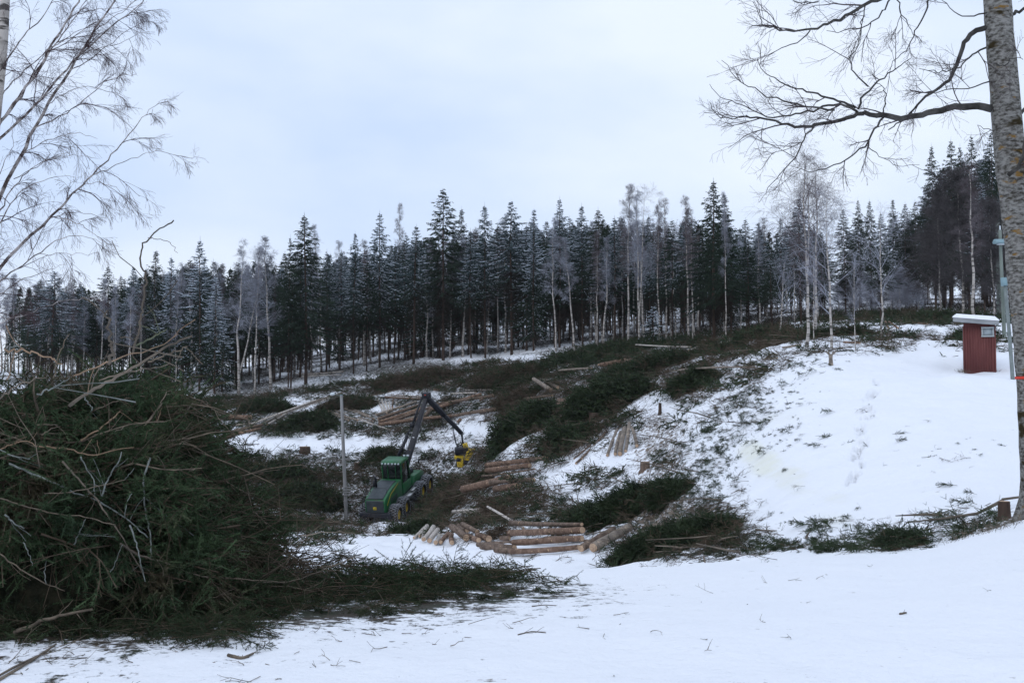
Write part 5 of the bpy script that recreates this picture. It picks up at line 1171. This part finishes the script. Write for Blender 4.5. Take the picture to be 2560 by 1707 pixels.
def right_tree():
    rg = R(501); Y0 = 15.; base = at(2600, 1318, Y0); base[2] = float(h(base[0], base[1])); root = empty('mossy_tree', base)
    tag(root, 'big leafless foreground tree with mossy lichen-covered trunk and a red ribbon', 'tree')
    c = [(2610, 1330, 47), (2602, 1240, 44), (2594, 1130, 41), (2586, 1000, 39), (2574, 850, 37.5), (2559, 700, 36.5), (2545, 560, 36), (2528, 430, 35.5), (2515, 270, 35), (2503, 120, 34), (2492, 0, 33), (2484, -120, 31), (2470, -400, 27), (2462, -800, 18), (2460, -1200, 6)]
    Q = smooth_path(c, 60); P = at(Q[:, 0], Q[:, 1], Y0)-base; r = Q[:, 2]/FPX*Y0; r[:4] *= [1.9, 1.45, 1.18, 1.05]; P[0, 2] = -.3
    mb = MB(); mb.tube(P, r, 20, 0, wob=.035, rg=rg); tr = obj('trunk', mb, M['moss_bark'], root, smooth=True)
    k = int(np.argmin(abs(Q[:, 1]-956))); rb_ = MB(); rb_.tube([P[k]-[0, 0, .018], P[k]+[0, 0, .018]], [r[k]*1.06]*2, 20, 0, cap=False); rb_.ribbon([P[k]+[-.03, -r[k]*1.07, .01]], [P[k]+[-.06, -r[k]*1.1, -.14]], .03, .03, 0, side=[[0, 1, 0]]); obj('ribbon', rb_, M['red'], root)
    f = lambda pts: cpx(1760, 0, 1.96, pts)
    Lm = [
     (f([(1408,535),(1330,515),(1220,525),(1100,560),(980,578),(880,570),(780,558)]), .062, .038, 0., 'limb'),
     (f([(780,558),(700,575),(620,605),(540,618),(440,635),(390,605),(290,580),(200,570)]), .036, .012, -.5, 'limb'),
     (f([(200,570),(95,590),(40,545),(25,500)]), .010, .004, (-.5, -.3), 'limb'),
     (f([(1385,135),(1310,165),(1270,220),(1245,300),(1210,390),(1140,440),(1060,500),(1010,560),(900,640)]), .045, .009, .9, 'limb'),
     (f([(760,560),(750,530),(700,515),(620,515),(520,545),(370,578),(290,572),(180,510),(60,470),(25,415)]), .022, .004, (0., 1.), 'limb'),
     (f([(740,525),(640,500),(560,460),(430,430),(350,395),(280,340),(260,290)]), .020, .004, (0., -1.2), 'limb'),
     (f([(640,540),(430,510),(330,480),(230,430),(140,370),(90,290)]), .018, .004, (-.2, .7), 'limb'),
     (f([(755,535),(800,450),(860,390),(950,330),(1010,290)]), .020, .005, (0., -1.), 'limb'),
     (f([(805,425),(730,350),(705,290),(760,230),(775,160)]), .013, .004, (-.2, -.6), 'limb'),
     (f([(870,572),(885,540),(895,480),(880,430),(830,400)]), .014, .004, (0., .8), 'limb'),
     (f([(880,575),(830,640),(790,720),(700,780),(600,830),(540,850),(430,820)]), .018, .004, (0., -1.1), 'limb'),
     (f([(800,715),(860,770),(940,815),(1060,808)]), .007, .003, (-.5, .4), 'limb'),
     (f([(540,618),(480,690),(470,740),(430,800),(350,880),(270,990)]), .014, .003, (-.2, -.9), 'limb'),
     (f([(470,700),(400,745),(300,750),(255,720)]), .007, .003, (-.4, .5), 'limb'),
     (f([(990,-40),(900,-10),(800,10),(700,80),(600,125),(520,150),(420,150),(320,135),(270,95),(245,10)]), .034, .004, (-1., -.8), 'limb'),
     (f([(520,150),(440,220),(330,260),(260,320)]), .010, .003, (-1.5, -.5), 'limb'),
     (f([(930,-30),(870,70),(800,130),(700,160),(600,150)]), .015, .004, (-1.2, .6), 'limb'),
     (f([(940,-30),(960,60),(1000,120),(1040,190)]), .012, .003, (-.8, .4), 'limb'),
     (f([(1120,-40),(1080,80),(1040,150),(1010,220),(940,290),(900,350)]), .016, .004, (-.6, .9), 'limb'),
     (f([(790,30),(770,150),(750,220),(710,300)]), .010, .003, (-1.2, .3), 'limb'),
     (f([(1395,230),(1330,255),(1280,285),(1250,340),(1180,350),(1060,340)]), .016, .004, (.1, -1.3), 'limb'),
     (f([(1400,400),(1310,430),(1150,445),(1000,470)]), .012, .003, (0., -1.2), 'limb'),
     (f([(1395,60),(1300,90),(1220,60),(1150,-20)]), .014, .004, (0., -.8), 'limb'),
     (f([(1420,310),(1470,330),(1520,280),(1568,290)]), .012, .004, (-.3, -1.), 'limb'),
     (f([(1500,75),(1530,55),(1600,40),(1680,-10)]), .03, .012, (0., .2), 'limb'),
     (f([(1530,560),(1580,540),(1650,500),(1720,380)]), .03, .010, (0., .6), 'limb'),
     (f([(1490,860),(1545,840),(1560,760),(1600,600),(1640,400)]), .035, .02, (-.4, -.2), 'limb'),
     (f([(560,10),(470,20),(420,-20)]), .010, .003, (-1.2, -.4), 'limb'),
     (f([(1420,640),(1370,630),(1335,615)]), .008, .003, (-.1, -.3), 'limb'),
    ]
    limbs_tree(root, Lm, Y0, .85, (2.7, .66, -.012, .8, 2, .15), (M['limb'], M['twig']), rg)
right_tree()
def left_birch():
    rg = R(502); Y0 = 17.; base = at(-70, 1420, Y0); base[2] = float(h(base[0], base[1])); root = empty('birch_tree', base)
    tag(root, 'large foreground birch at the left edge with long leaning limbs and hanging twigs', 'birch')
    c = [(-75, 1420, 22), (-55, 900, 19), (-32, 500, 16), (-14, 300, 14), (2, 172, 13), (8, 86, 12.5), (13, 0, 12), (22, -200, 10), (40, -600, 4)]
    Q = smooth_path(c, 40); P = at(Q[:, 0], Q[:, 1], Y0)-base; r = Q[:, 2]/FPX*Y0
    mb = MB(); mb.tube(P, r, 14, 0, wob=.03, rg=rg); obj('trunk', mb, M['birch_bark'], root, smooth=True)
    f = lambda pts: cpx(0, 0, 1.743, pts)
    T = (-75, 1100)
    Lm = [
     ([(-60, 1000), (-45, 760)]+f([(0,1140),(100,1060),(215,950),(365,800)]), .085, .026, -.8, 'limb'),
     (f([(365,800),(400,765),(520,640),(590,550),(640,480),(700,440)]), .026, .004, (-.8, -.6), 'limb'),
     ([(-62, 980), (-50, 700)]+f([(0,840),(60,740),(90,680),(150,560),(200,460),(300,310),(350,240),(400,150),(480,30),(540,-60)]), .095, .022, .7, 'limb'),
     (f([(-60,650),(0,600),(90,530),(230,370),(350,240),(480,120),(620,20),(680,-60)]), .045, .012, (0., 1.), 'limb'),
     (f([(-60,620),(0,540),(50,480),(130,360),(220,220),(300,80),(350,-10),(380,-90)]), .05, .022, (.2, -.9), 'limb'),
     (f([(-40,560),(20,500),(100,400),(180,300),(240,190),(330,70),(400,-30)]), .035, .012, (.1, 1.4), 'limb'),
     (f([(-30,360),(0,310),(50,230),(120,140),(200,60),(240,-10)]), .028, .010, (0., -1.3), 'limb'),
     (f([(-30,480),(20,400),(80,330),(160,270),(230,200),(330,150),(440,90)]), .024, .006, (0., .7), 'limb'),
     (f([(-60,990),(0,910),(40,850),(70,790),(130,740),(220,690),(290,670)]), .026, .004, (-.4, -.9), 'limb'),
     (f([(-40,1050),(0,970),(50,880),(80,830),(220,770),(330,770)]), .024, .004, (-.4, .7), 'limb'),
     (f([(150,560),(240,515),(330,470),(430,380),(520,320),(600,330)]), .022, .003, (.3, -.9), 'limb'),
     (f([(200,460),(280,410),(380,370),(480,400),(570,430)]), .014, .003, (.3, .8), 'limb'),
     (f([(100,670),(200,610),(270,585),(350,575),(420,600)]), .016, .003, (.2, -.9), 'limb'),
     (f([(60,780),(170,720),(250,680),(330,670),(430,690)]), .014, .003, (.2, .8), 'limb'),
     (f([(400,765),(470,740),(560,700),(640,665),(710,650)]), .014, .003, (-.8, .5), 'limb'),
     (f([(365,800),(430,797),(480,805),(540,850)]), .008, .003, (-.8, -.4), 'limb'),
     (f([(215,950),(280,930),(350,925),(460,950)]), .014, .003, (-.6, .6), 'limb'),
     (f([(230,945),(340,970),(430,1040),(480,1070)]), .014, .003, (-.6, -.5), 'limb'),
     (f([(-60,1290),(0,1225),(80,1170),(180,1090),(260,1040),(370,1020),(440,1060)]), .026, .003, (-.6, -.9), 'limb'),
     (f([(-60,1320),(0,1280),(100,1220),(200,1180),(290,1150)]), .018, .003, (-.4, .8), 'limb'),
     (f([(170,1105),(280,1105),(380,1110),(430,1100)]), .010, .003, (-.8, .3), 'limb'),
     (f([(-60,1430),(0,1400),(90,1380),(210,1330),(300,1310),(390,1290)]), .018, .003, (-.4, -.8), 'limb'),
     (f([(0,760),(20,700),(60,640),(50,560),(90,500)]), .012, .003, (0., -.6), 'limb'),
     (f([(300,310),(400,260),(470,200),(560,130),(640,90)]), .018, .004, (.5, .9), 'limb'),
     (f([(350,240),(430,210),(500,200),(590,150),(650,140)]), .014, .003, (.6, -.7), 'limb'),
     (f([(400,150),(470,90),(560,40),(620,-40)]), .016, .006, (.6, .8), 'limb'),
     (f([(330,60),(420,40),(520,40),(600,0)]), .012, .004, (0., .6), 'limb'),
     (f([(220,220),(300,180),(400,100),(520,50),(640,10)]), .014, .004, (-.3, 1.), 'limb'),
    ]
    limbs_tree(root, Lm, Y0, .50, (2.1, .72, -.10, .65, 3, .09), (M['birchlimb'], M['birchtwig2']), rg)
left_birch()

# ------------------------------------------------------------------ big brush pile in the foreground
YC = lambda x: np.interp(x, [-6, -2.4, -1, .5], [10.4, 10.2, 11.2, 11.6])
RY = lambda x: np.interp(x, [-6, -3, -1.6, .5], [2.35, 2.2, 1.15, .8])
def mound(x, y):
    x = np.asarray(x, float); y = np.asarray(y, float)
    top = np.interp(x, [-9, -7.5, -6, -4.66, -4.1, -3.6, -3.1, -2.85, -2.65, -2.45, -2.1, -1.5, -.9, 0], [.9, 1.6, 1.72, 1.66, 1.72, 1.86, 1.68, 1.35, .85, .5, .25, .12, .05, 0])
    yc, ry = YC(x), RY(x)
    q = np.clip(1-((y-yc)/ry)**2, 0, 1)**.42
    return top*q*(.86+.28*vn(x*1.7, y*1.7))
def fine_bough(rg, Ls=.8):
    """bough with real needles, about Ls long along +x"""
    mb = MB(); p, r = grow([[0, 0, 0]], [[1, 0, .1]], Ls, .008, .003, 5, -.05, .08, rg); mb.prism(p[:-1, 0], p[1:, 0], r[:-1, 0], r[1:, 0], 1, 4)
    S, D, L2, rr = spawn(p, r, 15, .1, .8, .5, [Ls], rg, flat=.3); p2, r2 = grow(S, D, L2+.04, .004, .002, 3, -.07, .08, rg)
    S, D, L3, rr = spawn(p2, r2, 3, .1, .7, .5, L2, rg, flat=.5); p3, r3 = grow(S, D, L3+.04, .003, .0015, 2, -.07, .08, rg)
    for pp, rad in ((p2, r2), (p3, r3)):
        for i in range(len(pp)-1):
            mb.ribbon(pp[i], pp[i+1], .008, .006, 1 if pp is p2 else 0, rg=rg)
            seg = pp[i+1]-pp[i]; l = np.linalg.norm(seg, axis=1); n = np.maximum(2, (l/.0048).astype(int)); idx = np.repeat(np.arange(len(l)), n); t = rg.random(len(idx)); P = pp[i][idx]+seg[idx]*t[:, None]; T = nrm(seg[idx])
            q = rg.normal(size=P.shape)*[1, 1, .8]; q = nrm(q-T*(q*T).sum(1, keepdims=True)); Dn = nrm(T*.55+q); ln = .017+.009*rg.random(len(idx)); sv = nrm(np.cross(Dn, rg.normal(size=P.shape)))*.0024
            V = np.stack([P-sv, P+sv, P+Dn*ln[:, None]], 1); mb.add(V.reshape(-1, 3), np.arange(3*len(P)).reshape(-1, 3), 0)
    return mb
def brush_pile():
    rg = R(601); o = empty('brush_pile', (-4.2, 10.2, 0)); off = np.array([4.2, -10.2, 0]); tag(o, 'huge dark pile of cut spruce boughs and sticks filling the lower left foreground', 'brush pile')
    FB = [fine_bough(rg, .75) for _ in range(7)]; tris = sum(len(F) for t in FB for l in t.f.values() for F, _ in l)/7
    # foliage
    n = 1300; x = np.concatenate([-7.+4.7*rg.random(n*9//10), -2.7+2.9*rg.random(n//10)**1.2]); n = len(x)
    yc = YC(x); ry = RY(x)
    s = rg.random(n); y = yc-ry*(.98-1.25*s**1.15); mz = mound(x, y); lev = 1-.45*rg.random(n)**2; z = h(x, y)+np.maximum(mz*lev, .03+.1*rg.random(n))
    side = np.where(rg.random(n) < .62, 1., -1.); D = np.column_stack([side*(.9+.2*rg.random(n)), -.35+.6*rg.normal(size=n), -.22+.30*rg.normal(size=n)])
    sc_ = (.65+.75*rg.random(n)); tail = x > -2.45; sc_[tail] *= .62; D[tail, 2] = -.08+.06*rg.normal(size=tail.sum()); kp = ~tail | (vn(x*2.2+3, y*2.2) > .48); kp[~tail] = True; z[tail] = h(x[tail], y[tail])+(mound(x[tail], y[tail])+.10)*rg.random(tail.sum())+.03
    P = np.column_stack([x, y, z])-nrm(D)*.3*sc_[:, None]
    mb = MB(); w = rg.integers(0, 7, n)
    for i in range(7):
        k = (w == i) & ~tail; merge(mb, FB[i], P[k]+off, D[k], sc_[k], rg, .55)
        k = (w == i) & tail & kp; merge(mb, FB[i], P[k]+off, D[k], sc_[k], rg, .22)
    M['pile_needles'] = mat('pile_needles', (.021, .038, .018), (.056, .088, .040), scale=2.2, rough=.85, spec=.2, coord='World', third=((.080, .060, .036), 1.4, .54, .70)); obj('foliage', mb, [M['pile_needles'], M['bough_brown']], o); print('pile faces', int(tris*n))
    CL = [(490, 1462, 60, 30), (470, 1420, 90, 40), (330, 1440, 60, 20), (600, 1400, 70, 25), (760, 1375, 60, 14), (930, 1372, 50, 8), (870, 1405, 30, 6), (120, 1440, 110, 20), (1080, 1320, 90, 14), (1010, 1350, 60, 10), (700, 1350, 90, 20)]
    m4 = MB()
    for cx, cy, rx_, ry_ in CL:
        for q in range(int(rx_*.42)):
            a, b_ = rg.normal(size=2)*.5; g_ = hit((cx+a*rx_)*V2S, (cy+b_*ry_)*V2S, 5.5, ymax=12.5); merge(m4, FB[rg.integers(7)], [g_+off+[0, 0, .02+.05*rg.random()]], [[rg.normal(), -.5+.5*rg.normal(), .04*rg.normal()]], .25+.4*rg.random(), rg, .3)
    obj('ground_boughs', m4, [M['bough'], M['bough_brown']], o)
    # tangled inner mass: many crossing twigs under the outer boughs
    n = 1700; x = -7.2+5.2*rg.random(n); yc = YC(x); ry = RY(x); y = yc-ry*(.93-1.2*rg.random(n)); z = h(x, y)+mound(x, y)*(.95*rg.random(n)**.7)*.93
    a = rg.random(n)*6.28; D = np.column_stack([np.cos(a)*1.2, np.sin(a), rg.normal(size=n)*.35-.05]); Ls = .35+.8*rg.random(n)
    m2 = MB(); p, r = grow(np.column_stack([x, y, z])+off, D, Ls, .004+.006*rg.random(n)**2, .002, 4, -.04, .14, rg); m2.chains(p, r, 0, 3)
    S, D, L2, rr = spawn(p, r, 3, .1, .8, .5, Ls, rg); p2, r2 = grow(S, D, L2+.05, .003, .0015, 2, -.05, .12, rg); m2.chains(p2, r2, 0, 3)
    obj('twig_tangle', m2, [M['bough_brown']], o)
    # inner sheet for packed brush, coloured dark as the shade between the boughs
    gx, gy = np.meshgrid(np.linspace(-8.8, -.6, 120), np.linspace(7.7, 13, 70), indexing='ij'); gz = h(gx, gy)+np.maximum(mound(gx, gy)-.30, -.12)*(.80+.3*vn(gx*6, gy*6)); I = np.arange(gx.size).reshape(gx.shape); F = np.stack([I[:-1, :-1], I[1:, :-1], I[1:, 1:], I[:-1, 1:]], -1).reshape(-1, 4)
    m3 = MB(); m3.add(np.stack([gx, gy, gz], -1)+off, F); obj('shade_core', m3, mat('core_shade_brush', (.010, .012, .008), (.030, .028, .018), scale=14, rough=1., spec=.05, bump=1., bdist=.06), o)
    # sticks traced on the pile: (path in crop pixels, radius in crop pixels, material)
    SK = [
     ([(20,125),(110,130),(180,150),(270,190)], 5, 'orangestick'), ([(300,370),(400,300),(500,250),(620,180),(700,120),(830,70)], 9, 'stick'), ([(320,240),(420,200),(560,150),(660,130),(770,60)], 4, 'orangestick'),
     ([(640,180),(740,140),(810,115)], 5, 'stick2'), ([(470,190),(490,130),(475,60),(465,-10),(462,-40)], 8, 'stick'), ([(575,140),(600,60),(610,-20),(622,-90),(632,-190),(602,-240),(620,-330),(660,-365),(690,-395),(750,-430)], 6, 'stick'),
     ([(640,-355),(700,-352),(765,-310),(768,-290)], 2, 'stick2'), ([(350,520),(430,470),(480,430),(520,395)], 5, 'orangestick'), ([(580,495),(640,440),(690,370),(720,310)], 5, 'stick2'), ([(630,500),(680,430),(700,380)], 4, 'orangestick'),
     ([(600,560),(690,510),(740,450),(810,400),(835,350)], 5, 'stick'), ([(40,620),(130,660),(230,700),(330,750),(420,775),(500,830),(580,880),(640,940)], 6, 'greystick'),
     ([(270,610),(330,680),(400,750),(450,820),(500,890),(540,960),(570,1010),(620,1100)], 5.5, 'stick'), ([(650,595),(620,680),(625,780),(635,870),(655,950),(650,1030)], 5.5, 'greystick'),
     ([(0,770),(100,800),(230,835),(380,850),(500,885)], 4, 'stick2'), ([(520,965),(600,1020),(700,1040),(790,1085),(900,1110)], 5.5, 'stick'), ([(630,770),(700,830),(780,890),(850,935)], 4, 'greystick'),
     ([(730,680),(800,720),(880,770),(960,810)], 4, 'stick2'), ([(440,760),(470,680),(520,600),(525,570)], 5, 'greystick'), ([(160,545),(300,555),(400,590),(520,555),(580,550)], 4.5, 'orangestick'),
     ([(350,590),(380,650),(410,700),(410,760)], 4, 'greystick'), ([(0,1010),(80,1070),(180,1130),(280,1170)], 4, 'stick2'), ([(0,560),(60,590),(130,600)], 4.5, 'greystick'), ([(60,1350),(180,1300),(280,1270),(400,1250)], 11, 'stick2'),
     ([(750,1215),(850,1205),(1000,1180)], 4, 'stick2'), ([(1080,1130),(1250,1135),(1400,1080),(1540,1020)], 4, 'stick'), ([(900,1110),(1000,1115),(1200,1130)], 4, 'stick2'), ([(780,1060),(900,1000),(930,930)], 5, 'greenstick'), ([(870,960),(960,980),(1080,1000)], 3.5, 'greystick'),
     ([(1170,1120),(1220,1030)], 3, 'stick2'), ([(1300,930),(1420,915),(1540,925)], 3, 'stick'), ([(850,590),(950,580),(1000,575)], 3, 'greystick'), ([(1100,1010),(1200,1008),(1300,1000)], 3, 'greystick'),
     ([(470,290),(560,290),(660,280)], 4.5, 'stick'), ([(480,300),(570,302),(640,292),(760,310),(900,360)], 4, 'stick2'), ([(150,460),(200,450),(250,455)], 5, 'stick2'), ([(180,500),(215,470),(260,460)], 3.5, 'stick2'),
     ([(560,885),(590,960),(610,1060),(628,1130)], 4.5, 'greystick'), ([(0,340),(60,290),(130,260),(200,250)], 4, 'stick2'), ([(160,320),(230,300),(300,250)], 4, 'greystick'), ([(0,150),(60,110),(140,105)], 3, 'greystick'), ([(20,840),(60,880),(105,900)], 5, 'greystick'),
     ([(320,970),(350,900),(370,860)], 4, 'greystick'), ([(470,1110),(520,1000),(530,970)], 3, 'greystick'), ([(540,850),(545,790),(570,750)], 3, 'greystick'), ([(200,1140),(190,1080),(200,1040)], 3, 'greystick'), ([(100,960),(130,1020),(140,1060)], 3, 'greystick'),
     ([(700,360),(640,440),(560,470)], 4, 'stick2'), ([(360,330),(400,380),(395,400)], 4, 'greystick'), ([(810,550),(900,590),(960,560)], 3, 'stick2'), ([(590,110),(640,90),(720,40)], 5, 'greenstick'), ([(520,75),(600,78)], 3, 'stick2'), ([(230,250),(260,130),(300,60)], 3.5, 'stick2'),
     ([(430,260),(560,220),(660,210),(730,190)], 4, 'stick2'), ([(190,750),(300,745),(420,720),(540,690)], 3.5, 'stick2'), ([(540,690),(580,640)], 3, 'greystick'), ([(640,1130),(760,1140),(860,1100),(960,1060)], 3, 'stick2'), ([(860,700),(940,670),(1010,650)], 3, 'stick2'),
     ([(400,395),(440,375),(500,350),(600,330),(690,330)], 3.5, 'stick2'), ([(0,560),(40,540),(120,520),(160,545)], 4, 'orangestick'),
    ]
    M['greystick'] = mat('lichen_grey_stick', (.08, .09, .08), (.22, .235, .22), scale=14, rough=.9, bump=.4); M['orangestick'] = mat('split_orange_stick', (.16, .11, .07), (.30, .20, .13), scale=9, rough=.9); M['stick2'] = mat('dull_brown_stick', (.075, .06, .045), (.19, .15, .11), scale=10, rough=.9, bump=.3); M['greenstick'] = mat('greenish_stick', (.05, .06, .035), (.12, .13, .08), scale=10, rough=.9)
    for i, (pts, rad, mt) in enumerate(SK):
        pp = cpx(0, 800, 1.729, pts); W3 = []; lastY = None
        for (u, v) in pp:
            g = hit(max(u, -40), v, 5.5, extra=mound, ymax=14.); Yq = g[1]
            if g[1] > 13.2: Yq = None
            W3.append((u, v, Yq))
        ok = [q[2] for q in W3 if q[2]]; df = 9.3 if not ok else np.median(ok); Ys = np.array([q[2] if q[2] else df for q in W3]); Ys = np.clip(Ys, df-.25, df+.25)
        Ys = np.linspace(Ys[:2].mean(), Ys[-2:].mean(), len(Ys))-.36+.12*rg.random()
        Q = smooth_path([(q[0], q[1], y_) for q, y_ in zip(W3, Ys)], max(6, 4*len(W3))); P = at(Q[:, 0], Q[:, 1], Q[:, 2]); P[1:-1] += rg.normal(size=P[1:-1].shape)*.003; r0 = rad/1.729/FPX*df*.72
        mb = MB(); mb.tube(P+off, np.linspace(r0*1.1, r0*.62, len(P)), 7, 0, wob=.08, rg=rg)
        if rad >= 4:
            nt_ = 2; S, D, Lt, rr = spawn((P+off)[:, None], np.full((len(P), 1), r0*.5), nt_, .15, 1.0, .9, [.22], rg); p, q = grow(S, D, Lt+.04, r0*.38, .0018, 3, -.02, .2, rg); mb.chains(p, q, 0, 4)
        obj('stick', mb, M[mt], o, smooth=True)
    # random extra sticks
    mb = MB(); n = 150; x = -6.8+4.9*rg.random(n); yc = YC(x); ry = RY(x); y = yc-ry*(.9-.9*rg.random(n)); z = h(x, y)+mound(x, y)*(1.0)+.02
    a = rg.normal(size=n)*.5+np.where(rg.random(n) < .5, 0, pi); D = np.column_stack([np.cos(a), -.3+.3*rg.normal(size=n), -.25+.5*rg.normal(size=n)]); p, r = grow(np.column_stack([x, y, z])+off, D, .4+.9*rg.random(n), .005+.007*rg.random(n), .003, 6, -.02, .14, rg); mb.chains(p, r, 0, 5); S, D, L2, rr = spawn(p, r, 5, .1, .9, .45, .8, rg); p, r = grow(S, D, L2, .004, .0015, 3, 0, .15, rg); mb.chains(p, r, 0, 3); obj('loose_sticks', mb, M['stick2'], o)
brush_pile()
def ground_bits():
    rg = R(602)
    # twigs and sprigs lying in the snow before the pile
    mb = MB(); FB = [fine_bough(rg, .5) for _ in range(3)]; n = 520; x = -5.4+6.*rg.random(n); y = 7.1+4.2*rg.random(n)*(.6+.08*(x+5.4)); k = (y < np.interp(x, [-6, -2.4, -1, .5], [8.6, 8.8, 10.6, 11.8])+.6) & (y > np.interp(x, [-6, -3.4, -2, .5], [6.9, 7.5, 8.6, 10.]))
    x, y = x[k], y[k]; a = rg.random(len(x))*6.28
    w = rg.integers(0, 3, len(x)); P = np.column_stack([x, y, h(x, y)+.015]); D = np.column_stack([np.cos(a), np.sin(a), np.zeros(len(x))])
    for i in range(3):
        k = w == i; merge(mb, FB[i], P[k], D[k], .25+.5*rg.random(k.sum())**2, rg, .15)
    o = obj('fallen_sprigs', mb, [M['bough'], M['bough_brown']]); tag(o, 'green spruce sprigs fallen on the snow before the big brush pile', 'sprigs', kind='stuff')
    mb = MB(); n = 560; x = -3.6+rg.normal(size=n)*1.6; y = 7.6+rg.normal(size=n)*1.3; k = (y > 5.9) & (y < 12); x, y = x[k], y[k]; x[:34] = -2+6.5*rg.random(34); y[:34] = 6.3+5.5*rg.random(34); a = rg.random(len(x))*6.28; n = len(x)
    p, r = grow(np.column_stack([x, y, h(x, y)+.006]), np.column_stack([np.cos(a), np.sin(a), .05+.1*rg.normal(size=n)]), .04+.22*rg.random(n)**2, .0018+.002*rg.random(n), .0012, 3, 0, .2, rg); mb.chains(p, r, 0, 3); S, D, L2, rr = spawn(p, r, 2, .2, .8, .6, .12, rg); p, r = grow(S, D, L2+.01, .0015, .001, 2, 0, .2, rg); mb.chains(p, r, 0, 3)
    o = obj('twig_litter', mb, M['stick2']); tag(o, 'fine dark twigs lying scattered on the foreground snow', 'twigs', kind='stuff')
    def stick(path, rad, label, mt='stick2', sub=6):
        P = np.array([hit(u, v, 5.) for u, v in path]); c = P.mean(0); r0 = rad/FPX*c[1]; Q = smooth_path(P+[0, 0, r0*.8], 10); mb = MB(); mb.tube(Q-c, np.linspace(r0, r0*.6, 10), 7, 0, wob=.1, rg=rg)
        S, D, L2, rr = spawn((Q-c)[:, None], np.full((10, 1), r0*.4), sub, .2, .8, .5, [np.linalg.norm(P[-1]-P[0])*.6], rg, flat=.3); p, r = grow(S, D, L2+.02, r0*.35, .001, 3, .02, .15, rg); mb.chains(p, r, 0, 4)
        o = obj('fallen_stick', mb, M[mt], None, c, smooth=True); tag(o, label, 'stick')
    stick([(570, 1640), (605, 1649), (633, 1636)], 4.5, 'short crooked stick with an upturned end lying alone on the near snow', sub=3)
    stick([(1295, 1587), (1330, 1578), (1365, 1582)], 1.6, 'thin branched twig lying on clean snow under the centre of the picture', sub=7)
    stick([(1330, 1516), (1360, 1512), (1390, 1514)], 1.3, 'small twig farther out on the clean snow', sub=5)
    stick([(2250, 1536), (2266, 1533)], 3., 'tiny dark chip on the clean snow at lower right', sub=1)
    stick([(-20, 1712), (100, 1640), (140, 1612)], 4., 'pale stalk crossing the lower left corner', 'stick', 3)
    stick([(-20, 1700), (60, 1655), (220, 1590)], 3., 'second thinner stalk crossing the lower left corner', 'stick', 3)
    stick([(900, 1530), (940, 1512), (1010, 1500)], 3., 'dark twig lying just in front of the pile tail', sub=8)
    # straw and dry grass by the mossy trunk
    mb = MB(); n = 260; x = 6.25+.3*rg.normal(size=n); y = 14.2+.4*rg.normal(size=n); P = np.column_stack([x, y, h(x, y)]); D = np.column_stack([rg.normal(size=n)*.4, rg.normal(size=n)*.4, np.ones(n)]); p, r = grow(P, D,   .04+.14*rg.random(n), .002, .001, 3, -.15, .1, rg)
    for i in range(3): mb.ribbon(p[i], p[i+1], .005, .003, 0, rg=rg)
    o = obj('dry_grass', mb, M['stick']); tag(o, 'dry grass poking through the snow bank beside the mossy trunk', 'grass', kind='stuff')
ground_bits()

# ------------------------------------------------------------------ thin winter air
def haze():
    mb = MB(); mb.box((0, 180, 20), (900, 640, 120)); m = bpy.data.materials.new('winter_air'); m.use_nodes = True; N = m.node_tree.nodes; N.clear()
    o_ = N.new('ShaderNodeOutputMaterial'); v = N.new('ShaderNodeVolumePrincipled'); v.inputs['Density'].default_value = .00012; v.inputs['Color'].default_value = (.96, .98, 1., 1); v.inputs['Anisotropy'].default_value = .2
    m.node_tree.links.new(v.outputs[0], o_.inputs['Volume']); o = obj('haze', mb, m); tag(o, kind='stuff'); o['label'] = 'thin pale winter haze over the valley'
haze()
